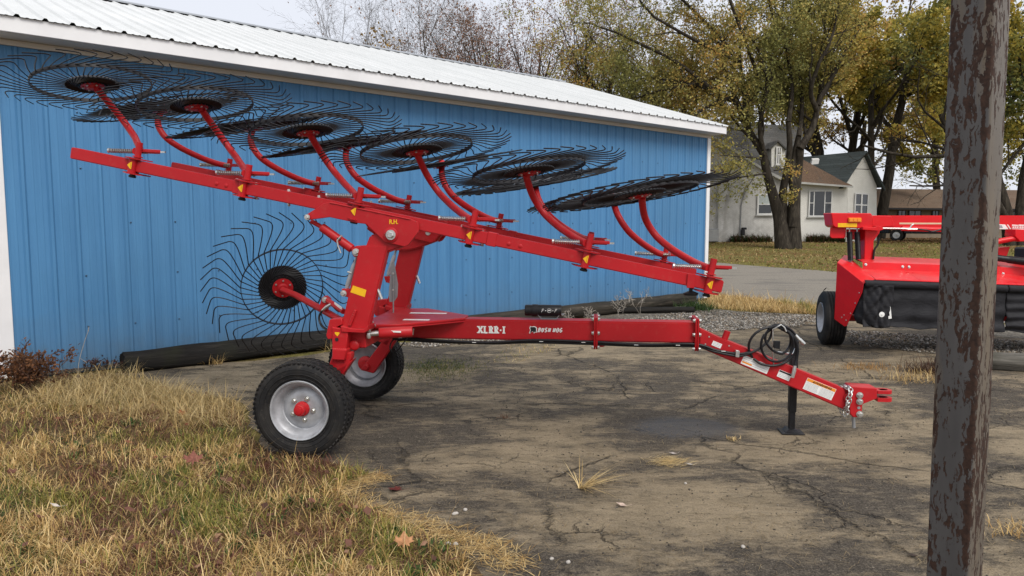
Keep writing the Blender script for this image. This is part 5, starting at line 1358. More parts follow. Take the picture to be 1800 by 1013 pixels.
def wing_window():
    a, d = hq(1500, 381, HY + .3), (g1 - g0).normalized(); up = Vector((0, 0, 1)); h = hq(1500, 339, HY + .3).z - a.z; w = (hq(1523, 381, HY + 1.05) - a).dot(d)
    o = gn * 0.03; b = MB()
    P = lambda s, z: a + d * s + up * z + o
    for s0, s1, z0, z1 in ((0, .09, 0, h), (w - .09, w, 0, h), (.091, w - .091, 0, .08), (.091, w - .091, h - .08, h), (w * .5 - .07, w * .5 + .07, .081, h - .081), (.091, w * .5 - .071, h * .5 - .04, h * .5 + .04), (w * .5 + .071, w - .091, h * .5 - .04, h * .5 + .04)):
        b.prism([P(s0, z0), P(s1, z0), P(s1, z1), P(s0, z1)], gn * 0.05)
    f = b.build('window', M['frame'], house)
    for s0, s1 in ((.09, w * .5 - .07), (w * .5 + .07, w - .09)):
        for z0, z1 in ((.08, h * .5 - .04), (h * .5 + .04, h - .08)):
            MB().prism([P(s0, z0), P(s1, z0), P(s1, z1), P(s0, z1)], gn * 0.015).build('pane', M['glass'], f)
wing_window()
# utility pipe, meter and a low vent on the stained wall
MB().tube([hq(1313, 325, HY - .06), hq(1303, 360, HY - .06), hq(1301, 408, HY - .06)], 0.03, 6).build('conduit', M['galv'], house)
b = MB().box(hq(1306, 409, HY - .15), (0.22, 0.2, 0.35)).box(hq(1308, 402, HY - .15), (0.3, 0.2, 0.14)); b.build('electric_meter', M['black'], house, 0.03)
b = MB().box(hq(1296, 420, HY - .3), (0.95, 0.5, 0.1)); b.build('cellar_vent', M['galv'], house, 0.02)
MB().box(hq(1296, 417, HY - .1), (0.8, 0.12, 0.12)).build('cellar_opening', M['black'], house)
# air conditioner
ac = thing('air_conditioner', hq(1254, 425, HY - 1.0), 'small grey louvred air conditioner box at the house wall beside the barn corner', 'air conditioner')
MB().lo_hi((-.45, -.35, 0), (.22, .35, .82)).build('case', M['galv'], ac, 0.03)
for k in range(9):
    MB().lo_hi((-.42 + k * .07, -.362, .06), (-.385 + k * .07, -.352, .76)).build('louvre', M['eave'], ac)

# brown ranch house
RY = 56.0
ranch = thing('ranch_house', (0, 0, 0), 'low brown ranch house with leaf strewn roof far behind the red mower', 'house')
rz0 = 0.5
wl_, wr_ = hq(1515, 366, RY + 1), hq(1850, 366, RY + 1)
MB().lo_hi((wl_.x + .3, RY + 1, rz0), (wr_.x, RY + 8, wl_.z)).build('wall', M['sh_brown'] if False else simple('tan_brick', (0.24, 0.19, 0.14), 0.85, 0, 0.15, 3), ranch)
MB().prism([hq(1513, 366, RY), hq(1860, 369, RY), hq(1860, 335, RY + 4.5), hq(1530, 332, RY + 4.5)], (0, 0.2, -0.15)).build('roof', M['sh_brown'], ranch)
MB().prism([hq(1530, 332, RY + 4.5), hq(1860, 335, RY + 4.5), hq(1860, 366, RY + 9), hq(1530, 366, RY + 9)], (0, 0.2, -0.15)).build('roof', M['sh_brown'], ranch)
hbox([(1512, 365), (1862, 368), (1862, 371), (1512, 368)], RY - 0.05, 0.1, 'gutter', M['black'], ranch)
for x0, x1 in ((1577, 1592), (1596, 1619), (1637, 1650), (1765, 1790)):
    window(x0, x1, 369, 388, RY + 0.98, 0.06, [0.5], None, 'window', ranch, M['black'])
# dark pickup behind the mower beam
M['carblack'] = simple('dark_vehicle_paint', (0.012, 0.013, 0.016), 0.25, 0, 0.1, 3, coat=0.5)
TY = 47.5
truck = thing('pickup_truck', (hq(1575, 424, TY).x, TY, float(terrain_z(0, TY))), 'dark pickup truck parked beyond the mower with one silver wheel showing under the beam', 'truck', None, -0.6)
MB().prism([(-1.1, 0, .55), (-.45, 0, .5), (-.4, 0, .78), (.4, 0, .78), (.45, 0, .5), (3.0, 0, .5), (3.05, 0, .78), (3.85, 0, .78), (3.9, 0, .5), (4.5, 0, .55), (4.5, 0, 1.05), (3.2, 0, 1.18), (2.7, 0, 1.65), (1.25, 0, 1.68), (1.05, 0, 1.2), (-1.1, 0, 1.18)], (0, 1.8, 0)).build('body', M['carblack'], truck, 0.04)
MB().prism([(1.3, -.01, 1.2), (2.95, -.01, 1.2), (2.62, -.01, 1.58), (1.42, -.01, 1.6)], (0, 0.02, 0)).build('side_window', M['glass'], truck)
for x in (0, 3.45):
    for y in (0.12, 1.68):
        w = MB().lathe([(.22, -.11), (.36, -.12), (.40, -.08), (.40, .08), (.36, .12), (.22, .11)], (0, 0, 0), (0, 1, 0), 28, closed=True)
        t_ = w.build('wheel', M['rubber'], truck); t_.location = (x, y, .40)
        q = MB().lathe([(.23, -.11), (.21, -.06), (.07, -.05), (.03, -.07), (.03, .0), (.23, .0)], (0, 0, 0), (0, 1, 0), 24, closed=True)
        for k in range(6): q.bar((.05 * math.cos(k * 1.047), -.075, .05 * math.sin(k * 1.047)), (.21 * math.cos(k * 1.047), -.085, .21 * math.sin(k * 1.047)), .03, .05)
        q.build('rim', M['zinc'], t_)

# ------------------------------------------------------------------ trees
def bark(name, c1, c2, c3):
    t = NT(name); p = t.geo()
    n = t.noise(t.map(p, (1, 1, 0.22)), 7, 6, 0.7, 0.6); v = t.noise(p, 0.8, 3)
    c = t.ramp(n, [(0.32, c1), (0.52, c2), (0.74, c3)])
    t.set(c, 0.9, spec=0.15, normal=t.bump(n, 1.0, 0.06))
    return t.mat
M['bark'] = bark('dark_bark', (0.016, 0.013, 0.010), (0.042, 0.035, 0.027), (0.10, 0.085, 0.066))
M['bark2'] = bark('grey_brown_bark', (0.04, 0.032, 0.026), (0.09, 0.075, 0.062), (0.16, 0.14, 0.12))
M['leaf'] = tinted('leaves', 0.6, 0.35, 0.2)
class TreeGen:
    def __init__(s, seed): s.r = random.Random(seed); s.tubes = MB(); s.tips = []; s.n = np.random.default_rng(seed)
    def branch(s, p, d, L, rad, lev, spec):
        r = s.r; n = spec['seg'][lev]; pts = [p.copy()]; d = d.normalized(); dirs = [d.copy()]
        for i in range(n):
            j = Vector((r.gauss(0, 1), r.gauss(0, 1), r.gauss(0, 1))) * spec['wander'][lev]
            d = (d + j + Vector((0, 0, 1)) * spec['up'][lev]).normalized()
            pts.append(pts[-1] + d * (L / n)); dirs.append(d.copy())
        tip = rad * spec['taper'][lev]
        s.tubes.tube(pts, [rad + (tip - rad) * (i / n) for i in range(n + 1)], spec['sides'][lev], cap=False)
        if lev == spec['levels'] - 1:
            s.tips.append((pts, lev)); return
        if lev >= spec.get('leafy_from', 9): s.tips.append((pts, lev))
        m = spec['kids'][lev]; m = r.randint(max(1, int(m * .8)), int(m * 1.2 + .5))
        for k in range(m):
            t = spec['start'][lev] + (1 - spec['start'][lev]) * (k + r.random()) / m
            f = t * n; i = min(n - 1, int(f)); q = pts[i].lerp(pts[i + 1], f - i); base = dirs[i]
            az = k * 2.4 + r.uniform(-.6, .6); o = base.orthogonal().normalized(); o2 = base.cross(o)
            side = o * math.cos(az) + o2 * math.sin(az)
            an = R(spec['angle'][lev] + r.uniform(-12, 12))
            nd = base * math.cos(an) + side * math.sin(an)
            ll = L * spec['ratio'][lev] * r.uniform(.7, 1.25) * (1.15 - .5 * t)
            s.branch(q, nd, ll, max(0.004, (rad + (tip - rad) * t) * spec['rr'][lev]), lev + 1, spec)
    def leaves(s, count, size, palette, spread, droop=0.0, keep=None):
        n = s.n
        if not s.tips or count <= 0: return None
        k = n.integers(0, len(s.tips), count); C = np.empty((count, 3)); t = n.random(count)
        for i in range(count):
            pts = s.tips[k[i]][0]; f = t[i] * (len(pts) - 1); j = int(f); C[i] = pts[j].lerp(pts[min(j + 1, len(pts) - 1)], f - j)
        C += n.normal(0, spread, (count, 3)); C[:, 2] -= droop * n.random(count)
        if keep is not None: C = C[keep(C)]; count = len(C)
        a = n.normal(0, 1, (count, 3)); a /= np.linalg.norm(a, axis=1)[:, None]
        b = np.cross(a, n.normal(0, 1, (count, 3))); b /= np.linalg.norm(b, axis=1)[:, None] + 1e-9
        sz = size * n.uniform(.6, 1.4, count)[:, None]
        V = np.stack([C - a * sz * .55, C + b * sz * .32, C + a * sz * .55, C - b * sz * .32], 1).reshape(-1, 3)
        F = np.arange(count * 4).reshape(-1, 4)
        pal = np.array(palette); cl = vnoise(C[:, 0] * .55 + 31, C[:, 2] * .55 + C[:, 1] * .3) * .7 + n.random(count) * .45 - .08
        ci = np.clip((cl * len(pal)).astype(int), 0, len(pal) - 1)
        col = pal[ci] * n.uniform(.75, 1.25, (count, 1)); col = np.repeat(col, 4, 0)
        return np_mesh('crown', V, F, M['leaf'], col)
OLIVE = [(0.19, 0.199, 0.066), (0.254, 0.251, 0.081), (0.317, 0.295, 0.094), (0.396, 0.34, 0.105), (0.493, 0.367, 0.105), (0.539, 0.322, 0.094)]
YGREEN = [(0.111, 0.138, 0.049), (0.186, 0.193, 0.057), (0.297, 0.269, 0.064), (0.445, 0.363, 0.075), (0.557, 0.425, 0.083), (0.495, 0.3, 0.083)]
RUST = [(0.22, 0.121, 0.077), (0.297, 0.154, 0.094), (0.363, 0.187, 0.11), (0.308, 0.198, 0.143), (0.242, 0.165, 0.132)]
OCHRE = [(0.276, 0.161, 0.052), (0.38, 0.23, 0.063), (0.437, 0.27, 0.069), (0.345, 0.23, 0.075), (0.241, 0.172, 0.075)]
BIG = dict(levels=5, seg=[5, 5, 4, 3, 3], wander=[.10, .16, .20, .25, .3], up=[.06, .06, .03, .0, -.03], taper=[.55, .4, .35, .3, .3], sides=[10, 7, 5, 4, 3], kids=[4, 6, 6, 5, 0], start=[.35, .25, .2, .15, 0], angle=[38, 45, 48, 45, 0], ratio=[.75, .62, .55, .5, 0], rr=[.6, .5, .48, .5, 0], leafy_from=3)
def spec(**k): d = dict(BIG); d.update(k); return d
def tree(base, trunks, sp, seed, leaf, label, name='tree', group=None, bark_='bark', flare=1.5):
    """trunks: list of (direction, length, radius)"""
    g = TreeGen(seed); p0 = Vector((0, 0, -0.15))
    for d, L, r_, off in trunks: g.branch(p0 + Vector((off[0], off[1], 0)), Vector(d), L, r_, 0, sp)
    t = thing(name, base, label, 'tree', group)
    link('trunk', g.tubes.mesh('trunk', M[bark_], smooth=60), t)
    if leaf:
        me = g.leaves(*leaf)
        if me: link('crown', me, t)['kind'] = 'stuff'
    return t, g
def tb(x, y, Y):
    p = at(x, y, Y); return Vector((p[0], Y, float(terrain_z(p[0], Y))))
# multi trunk tree in front of the house: stems traced from the photograph, then grown
def stem_tree():
    base = tb(1386, 437, 39.9); g = TreeGen(21); Y = 39.9
    q = lambda x, y, dy=0.0: Vector(at(x, y, Y + dy)) - base
    sp = spec(levels=4, seg=[4, 4, 4, 3], sides=[7, 5, 4, 3], kids=[7, 7, 5, 0], start=[.1, .12, .15, 0], angle=[46, 48, 46, 0], ratio=[.62, .55, .55, 0], rr=[.5, .5, .5, 0], up=[.05, .02, -.02, -.06], wander=[.16, .2, .25, .3], taper=[.3, .3, .3, .3], leafy_from=2)
    stems = [([(1378, 440), (1370, 385), (1358, 340), (1347, 300), (1342, 270)], [.50, .33, .27, .23, .20]),
             ([(1380, 440), (1377, 380), (1376, 340), (1383, 300), (1388, 262), (1386, 215)], [.38, .28, .22, .18, .16, .13]),
             ([(1395, 440), (1395, 380), (1398, 330), (1403, 290), (1406, 262)], [.46, .34, .30, .26, .23]),
             ([(1394, 400), (1397, 350), (1392, 310), (1395, 280), (1404, 240)], [.3, .26, .2, .18, .15])]
    for pts, rs in stems:
        P = spline([q(x, y, .3 * math.sin(i + len(pts))) for i, (x, y) in enumerate(pts)], 4)
        k = len(P); rr_ = [float(np.interp(i / (k - 1) * (len(rs) - 1), range(len(rs)), rs)) for i in range(k)]
        g.tubes.tube(P, rr_, 12, cap=True)
    limbs = [((1342, 270), (1318, 232), (1300, 190), 0.22, 0), ((1300, 190), (1282, 172), (1255, 160), .15, 1), ((1312, 215), (1308, 160), (1300, 110), .16, 2), ((1342, 272), (1336, 225), (1345, 170), .16, -1),
             ((1386, 215), (1392, 160), (1384, 90), .15, 1.0), ((1406, 262), (1428, 225), (1438, 185), .22, 0.5), ((1438, 185), (1446, 165), (1468, 128), .16, 0), ((1436, 195), (1425, 160), (1440, 110), .15, -1), ((1404, 240), (1410, 190), (1405, 120), .14, 2),
             ((1255, 160), (1220, 148), (1165, 140), .10, 1), ((1282, 172), (1240, 190), (1200, 215), .10, -1.5), ((1300, 110), (1260, 60), (1200, 0), .12, 2), ((1255, 160), (1190, 110), (1110, 70), .11, 0.5), ((1300, 110), (1220, 70), (1150, 30), .11, -1), ((1220, 148), (1160, 160), (1110, 175), .08, 1.5), ((1345, 170), (1370, 100), (1400, 40), .1, 2.5), ((1290, 20), (1270, -40), (1250, -100), .09, -1), ((1384, 90), (1400, 30), (1420, -50), .1, 1.5), ((1340, -40), (1330, -90), (1310, -150), .08, 0), ((1200, 0), (1170, -60), (1150, -110), .08, 1), ((1384, 90), (1360, 30), (1340, -40), .11, 0), ((1345, 170), (1320, 100), (1290, 20), .11, -2), ((1440, 110), (1450, 50), (1440, -30), .1, 1), ((1200, 0), (1160, -20), (1110, -30), .07, 2)]
    for a, b_, c_, r_, dy in limbs:
        A, B, C_ = q(*a), q(*b_, dy * .5), q(*c_, dy)
        P = spline([A, B, C_], 4); k = len(P)
        g.tubes.tube(P, [r_ * (1 - .35 * i / (k - 1)) for i in range(k)], 8)
        d = (C_ - B).normalized()
        g.branch(C_, d, 3.4, r_ * .65, 0, sp)
        for f in (.35, .7):
            g.branch(P[int(f * (k - 1))], (d + Vector((g.r.uniform(-1, 1), g.r.uniform(-1, 1), g.r.uniform(-.3, .8)))).normalized(), 2.6, r_ * .4, 0, sp)
    for x, y in ((1350, 330), (1378, 345), (1360, 300)):   # sprouts low on the stems
        g.branch(q(x, y, -.3), Vector((g.r.uniform(-1, 1), -.6, .3)), 1.1, .03, 1, sp)
    # a hanging leafy branch in front of the stained wall
    g.branch(q(1345, 305, -.4), Vector((-1, -.4, -.12)), 3.0, .06, 0, sp); g.branch(q(1338, 280, -.4), Vector((-.9, -.3, .0)), 2.6, .06, 0, sp)
    t = thing('multi_trunk_tree', base, 'olive and ochre tree with several dark stems growing on the lawn before the house', 'tree')
    link('trunk', g.tubes.mesh('trunk', M['bark'], smooth=60), t)
    link('crown', g.leaves(80000, 0.125, OLIVE, .16, .14), t)['kind'] = 'stuff'
stem_tree()
# maples behind the house
tree(tb(1547, 392, 54), [((0.02, 0, 1), 13.0, .42, (0, 0)), ((-.16, .1, 1), 13, .3, (-.2, 0))], spec(kids=[6, 6, 5, 5, 0], angle=[52, 46, 46, 45, 0], start=[.48, .25, .2, .15, 0], ratio=[.60, .6, .55, .5, 0]), 31, (40000, .24, YGREEN, .20, .15, lambda C: np.where(C[:, 0] > 2.0, C[:, 2] > 4.4, C[:, 2] > 8.4)), 'tall yellow and green maple with dark trunk at the right end of the white house', 'maple_tree', 'maples beyond the lawn')
tree(tb(1470, 392, 60), [((-.5, 0, 1), 12.5, .40, (0, 0)), ((.25, .1, 1), 13.5, .42, (.2, 0)), ((-.05, .2, 1), 14, .35, (0, 0)), ((-.95, .1, 1), 11, .3, (-.2, 0)), ((.75, .1, 1), 11, .3, (.3, 0))], spec(kids=[5, 6, 5, 4, 0], start=[.45, .2, .2, .15, 0], angle=[40, 46, 46, 45, 0]), 32, (22000, .22, OCHRE + YGREEN[3:], .18, .15, lambda C: C[:, 2] > 8.0), 'broad tree with fanning black limbs rising behind the white house roof', 'maple_tree', 'maples beyond the lawn')
tree(tb(1655, 392, 72), [((-.05, 0, 1), 15, .40, (0, 0)), ((.2, .1, 1), 14, .3, (.2, 0))], spec(kids=[6, 6, 5, 5, 0], angle=[50, 46, 46, 45, 0]), 33, (30000, .26, YGREEN, .22, .2), 'yellow green maple standing behind the ranch house left of the pole', 'maple_tree', 'maples beyond the lawn')
tree(tb(1783, 420, 42), [((-.04, 0, 1), 10.0, .36, (-.25, 0)), ((.22, .1, 1), 10.5, .34, (.40, 0)), ((-.3, -.1, 1), 9, .22, (-.3, 0))], spec(kids=[6, 6, 5, 5, 0], angle=[50, 46, 46, 45, 0], ratio=[.72, .6, .55, .5, 0]), 34, (36000, .20, YGREEN, .18, .15, lambda C: C[:, 0] > -4.2), 'two stemmed yellow green tree at the right edge beyond the mower', 'maple_tree', 'maples beyond the lawn')
# trees beyond the barn, thinner and barer
SP2 = spec(levels=5, seg=[6, 5, 4, 3, 3], kids=[8, 7, 6, 5, 0], start=[.25, .15, .15, .1, 0], angle=[28, 34, 38, 42, 0], ratio=[.60, .55, .55, .5, 0], up=[.05, .10, .06, .03, 0], wander=[.06, .1, .14, .2, .25], rr=[.5, .5, .5, .55, 0], taper=[.35, .35, .35, .4, .5])
SPO = spec(kids=[6, 6, 6, 5, 0], angle=[42, 46, 46, 45, 0], up=[.05, .05, .02, -.02, -.05])
tree(tb(1075, 392, 50), [((-.05, 0, 1), 11, .26, (0, 0)), ((.3, 0, 1), 11.5, .24, (.2, 0)), ((-.25, 0, 1), 10.5, .2, (0, 0))], SPO, 41, (19000, .14, OLIVE, .22, .2), 'olive leaved tree beyond the barn roof between the bare trees and the multi trunk tree', 'tree')
tree(tb(1160, 392, 47), [((.1, 0, 1), 10, .28, (0, 0)), ((-.35, 0, 1), 9.5, .22, (.1, 0))], SPO, 42, (20000, .14, OLIVE, .22, .25), 'olive tree with drooping twigs just above the right end of the barn roof', 'tree')
tree(tb(1000, 392, 50), [((.03, 0, 1), 14, .21, (0, 0)), ((-.35, .1, 1), 13, .15, (0, 0)), ((.35, .1, 1), 12, .13, (0, 0))], SP2, 43, (8000, .11, RUST, .12, 0), 'tall bare dark tree beyond the barn with thin russet leaves at its top', 'bare_tree', 'bare trees beyond the barn', 'bark')
tree(tb(885, 392, 52), [((-.12, 0, 1), 13.5, .20, (0, 0)), ((.25, 0, 1), 13, .17, (0, 0)), ((-.45, 0, 1), 11.5, .15, (0, 0))], SP2, 44, (12000, .12, RUST, .14, 0), 'rust leaved tree with leaning dark limbs beyond the middle of the barn roof', 'bare_tree', 'bare trees beyond the barn', 'bark')
tree(tb(955, 392, 58), [((-.1, 0, 1), 15, .18, (0, 0)), ((.2, 0, 1), 14, .15, (0, 0)), ((-.35, 0, 1), 13, .14, (0, 0))], SP2, 45, (10000, .12, RUST, .14, 0), 'slim reddish brown tree standing between the two dark bare trees', 'bare_tree', 'bare trees beyond the barn', 'bark')
tree(tb(822, 392, 48), [((.1, 0, 1), 8.2, .14, (0, 0)), ((-.3, 0, 1), 7.6, .12, (0, 0)), ((.35, 0, 1), 7.4, .12, (0, 0))], SP2, 46, (9000, .115, RUST, .15, 0), 'low russet tree above the barn ridge right of the ochre bush', 'bare_tree', 'bare trees beyond the barn', 'bark2')
tree(tb(738, 392, 43), [((-.25, 0, 1), 7.2, .13, (0, 0)), ((.22, 0, 1), 7.0, .13, (0, 0)), ((0, 0, 1), 7.4, .12, (0, 0))], spec(kids=[6, 6, 5, 5, 0], angle=[38, 42, 44, 45, 0], up=[.04, .06, .04, .02, 0]), 47, (9000, .19, OCHRE, .22, .1), 'round ochre leaved tree above the barn ridge left of the russet trees', 'ochre_tree', None, 'bark2')
tree(tb(775, 392, 46), [((-.02, 0, 1), 13.5, .11, (0, 0)), ((.10, 0, 1), 12.5, .08, (.5, 0)), ((-.10, 0, 1), 12.5, .08, (-.6, 0))], SP2, 48, (300, .15, RUST, .1, 0), 'thin leafless grey tree rising highest behind the ochre tree', 'bare_tree', 'bare trees beyond the barn', 'bark2')
tree(tb(628, 392, 40), [((-.16, 0, 1), 10.5, .10, (-.2, 0)), ((.02, 0, 1), 10.8, .09, (.2, 0)), ((.16, 0, 1), 10.5, .08, (.5, 0))], SP2, 49, (120, .15, RUST, .1, 0), 'small leafless tree alone above the barn ridge against open sky', 'bare_tree', 'bare trees beyond the barn', 'bark2')

# ------------------------------------------------------------------ grass, straw, stones, leaves
M['blade'] = tinted('grass_blades', 0.65, 0.25, 0.2)
M['stone'] = tinted('stones', 0.85, 0.0, 0.25)
M['dryleaf'] = tinted('fallen_leaves', 0.7, 0.2, 0.2)
STRAW = np.array([(0.64, 0.45, 0.19), (0.50, 0.335, 0.13), (0.74, 0.56, 0.28), (0.36, 0.22, 0.085)])
GREENS = np.array([(0.17, 0.175, 0.038), (0.25, 0.23, 0.05), (0.34, 0.29, 0.075), (0.12, 0.145, 0.035)])
BROWN = np.array([(0.15, 0.068, 0.04), (0.19, 0.09, 0.05), (0.12, 0.06, 0.045), (0.22, 0.13, 0.07)])
CLOV = np.array([(0.035, 0.075, 0.018), (0.05, 0.095, 0.025), (0.07, 0.11, 0.03)])
def blades(name, P, h, w, lean, pal_idx, pals, curl=0.5, az=None, flat=0.0, zbase=None, label=None, spread0=None):
    """ribbon blades rooted at P (n,2) with 3 bending segments"""
    n = len(P); g = rng
    az = g.random(n) * 2 * np.pi if az is None else az
    L = h * g.uniform(.55, 1.35, n); th0 = lean * g.uniform(.2 if spread0 is None else spread0, 1.3 if spread0 is None else 1.08, n); cu = curl * g.uniform(.3, 1.7, n)
    q = np.zeros((n, 3)); q[:, :2] = P; q[:, 2] = (0 if zbase is None else zbase)
    dx, dy = np.cos(az), np.sin(az); sx, sy = -dy, dx
    V = np.empty((n, 7, 3)); wv = w * g.uniform(.6, 1.4, n)
    for k in range(4):
        ww = wv * (1, .85, .55, 0)[k] * .5
        if k < 3:
            V[:, 2 * k] = q + np.stack([sx * ww, sy * ww, 0 * ww], 1); V[:, 2 * k + 1] = q - np.stack([sx * ww, sy * ww, 0 * ww], 1)
        else: V[:, 6] = q
        a = np.minimum(th0 + cu * k * .5, 2.0); st = L / 3
        q = q + np.stack([dx * np.sin(a) * st, dy * np.sin(a) * st, np.cos(a) * st * (1 - flat)], 1)
        q[:, 2] = np.maximum(q[:, 2], 0.004)
    base = np.arange(n)[:, None] * 7
    F = np.concatenate([base + np.array([[0, 1, 3]]), base + np.array([[0, 3, 2]]), base + np.array([[2, 3, 5]]), base + np.array([[2, 5, 4]]), base + np.array([[4, 5, 6]])], 0)
    col = np.empty((n, 3))
    for i, pl in enumerate(pals):
        m = pal_idx == i; col[m] = pl[g.integers(0, len(pl), m.sum())]
    col = col * g.uniform(.7, 1.25, (n, 1))
    o = link(name, np_mesh(name, V.reshape(-1, 3), F, M['blade'], np.repeat(col, 7, 0)))
    tag(o, label, None, None, 'stuff'); return o
def scatter(poly, n, dens=None):
    P = np.array([p[:2] for p in poly]); lo, hi = P.min(0), P.max(0); out = np.empty((0, 2))
    while len(out) < n:
        q = lo + (hi - lo) * rng.random((n * 3, 2)); q = q[inside(q, poly)]
        if dens is not None: q = q[rng.random(len(q)) < dens(q)]
        if len(q) == 0: break
        out = np.concatenate([out, q])
    return out[:n]
verge = [(-9, 6.9)] + [(-4.95, 7.28), (-4.3, 7.55)] + px((250, 670), (300, 688), (420, 712), (430, 748), (462, 798), (560, 812), (655, 832), (606, 852), (590, 868), (655, 900), (740, 945), (780, 958), (820, 985)) + [(-0.12, 2.6), (-0.3, 1.2), (-9, 1.2)]
near_d = lambda q: np.clip(3.3 / np.maximum(q[:, 1], .5), .12, 1) ** 1.6 * np.where(np.abs(q[:, 0]) < q[:, 1] * .76 + .35, 1.0, .30)
def zones(P):
    """0 straw, 1 green, 2 red-brown weeds, 3 clover"""
    x, y = P[:, 0], P[:, 1]
    a = vnoise(x * 1.5 + 5, y * 1.5 + 9) * .6 + vnoise(x * 4.1 + 2, y * 4.1) * .4
    b_ = vnoise(x * 1.9 + 40, y * 1.9 + 17) * .6 + vnoise(x * 5 + 12, y * 5 + 7) * .4
    z = np.where(a > .41, 0, 1)
    z = np.where((y > 5.6) & (rng.random(len(P)) < .75), 0, z)
    z = np.where((x < -3.0) & (y < 4.6) & (rng.random(len(P)) < .3), 1, z)
    z = np.where((b_ > .50) & (rng.random(len(P)) < .78), 2, z)
    z = np.where((b_ < .30) & (rng.random(len(P)) < .55), 3, z)
    mixr = rng.random(len(P)); z = np.where(mixr < .10, 0, z); z = np.where((mixr > .13) & (mixr < .24), 1, z)
    return z
def clump(P, k, r):
    """gather points into tufts"""
    n = len(P); c = P[rng.integers(0, n, max(1, n // k))]; return c[rng.integers(0, len(c), n)] + rng.normal(0, r, (n, 2))
PAL = [STRAW, GREENS, BROWN, CLOV]
P = scatter(verge, 66000, near_d); P = np.where(rng.random((len(P), 1)) < .72, clump(P, 30, .03), P); P = P[inside(P, verge)]
z = zones(P); hh = np.choose(z, [.10, .105, .055, .035])
blades('dry_grass', P, hh, .0046, .85, z, PAL, 1.0, label=None)
P = scatter(verge, 42000, near_d); z = zones(P); z = np.where((z == 1) & (rng.random(len(P)) < .6), 0, z)
blades('grass_thatch', P, .11, .0038, 1.35, z, PAL, .25)
# pale matted long straw near the barn corner and along the edge of the lot
P = scatter(px((150, 668), (235, 668), (330, 695), (425, 715), (432, 745), (330, 760), (120, 720), (30, 715)), 5200)
P = np.where(rng.random((len(P), 1)) < .7, clump(P, 40, .05), P)
blades('matted_straw', P, .25, .0052, 1.15, np.zeros(len(P), int), [np.array([(0.50, 0.37, 0.17), (0.44, 0.32, 0.14), (0.56, 0.44, 0.23)])], 1.1)
P = scatter(verge, 900, near_d)
blades('tall_stalks', P, .22, .0034, .65, np.where(rng.random(len(P)) < .7, 0, 1), PAL, .6)
# broad leaved weeds
P = scatter(verge, 2600, lambda q: near_d(q) * (vnoise(q[:, 0] * 2 + 7, q[:, 1] * 2 + 3) > .60)); P = clump(P, 14, .03)
blades('green_weeds', P, .055, .018, .9, np.zeros(len(P), int), [CLOV], .7)
P = scatter(verge, 6500, lambda q: near_d(q) * (vnoise(q[:, 0] * 1.9 + 40, q[:, 1] * 1.9 + 17) > .56)); P = clump(P, 30, .05)
blades('red_brown_weeds', P, .09, .0036, .9, np.zeros(len(P), int), [np.array([(0.17, 0.07, 0.055), (0.22, 0.10, 0.07), (0.14, 0.06, 0.04)])], .6)
# loose straw over the asphalt edge and scattered across the lot
def strewn(poly, n, L, seedz=0.006, dens=None, w=.0035, pal=STRAW):
    P = scatter(poly, n, dens); m = len(P)
    return P, L
edge = px((655, 832), (610, 850), (600, 866), (660, 895), (745, 938), (850, 965), (925, 1000), (960, 1013), (905, 960), (800, 930), (720, 905), (650, 878), (640, 858), (700, 838))
P = scatter(edge, 1700) + rng.normal(0, .05, (1700, 2)); P[:, 0] -= .06; blades('loose_straw', P, .11, .0032, 1.52, np.zeros(len(P), int), [STRAW], .08, spread0=.93)
lotp = px((300, 680), (1600, 600), (1800, 640), (1800, 1013), (900, 1013), (650, 870), (700, 840))
P = scatter(lotp, 5200, lambda q: (vnoise(q[:, 0] * 1.3, q[:, 1] * 1.3 + 3) > .5) * .8 + .2)
blades('loose_straw', P, .07, .0022, 1.52, np.zeros(len(P), int), [np.array([(0.34, 0.26, 0.15), (0.28, 0.21, 0.12), (0.2, 0.15, 0.09)])], .05, spread0=.96)
# green mossy patch behind the wheels
P = G(770, 648)[:2] + rng.normal(0, 1, (3000, 2)) * np.array([.24, .30]); blades('sparse_green_grass', P, .03, .004, .9, np.where(rng.random(len(P)) < .6, 1, 0), [CLOV * .8, GREENS * .6], .6)
P = scatter(px((900, 600), (960, 598), (985, 612), (905, 640), (860, 640)), 420); blades('sparse_green_grass', P, .05, .004, 1.2, np.where(rng.random(len(P)) < .5, 1, 0), [STRAW, GREENS], .4)
# dry grass at the barn corner and green clump there
P = scatter(px((1245, 541), (1300, 547), (1445, 554), (1462, 548), (1445, 541), (1300, 525), (1250, 520)), 5200); P = np.where(rng.random((len(P), 1)) < .6, clump(P, 40, .10), P)
bx_ = (P[:, 0] - P[:, 1] * .36) ; zz = np.where(P[:, 0] > 5.3, np.where(rng.random(len(P)) < .55, 1, 0), 0)
blades('dry_grass', P, np.where(rng.random(len(P)) < .08, .34, .17), .008, .75, zz, [STRAW, GREENS * 1.1], .9)
P = G(1222, 544)[:2] + rng.normal(0, .16, (500, 2)); blades('sparse_green_grass', P, .24, .009, .8, np.zeros(len(P), int), [CLOV * .9], 1.0)
for (x, y, n_, r_, h_, pal) in ((1520, 648, 260, .10, .10, [np.array([(0.40, 0.22, 0.07), (0.34, 0.2, 0.07)])]), (1610, 668, 320, .13, .13, [STRAW]), (1642, 655, 500, .10, .22, [BROWN * .5]), (1790, 936, 160, .06, .06, [STRAW]), (380, 640, 60, .03, .16, [STRAW]), (590, 618, 60, .04, .20, [STRAW]), (885, 735, 40, .02, .05, [BROWN]), (1560, 596, 90, .12, .06, [STRAW])):
    P = G(x, y)[:2] + rng.normal(0, r_, (n_, 2)) * np.array([1.6, 1.0]); blades('dry_grass', P, h_, .004, .9, np.zeros(n_, int), pal, .6)
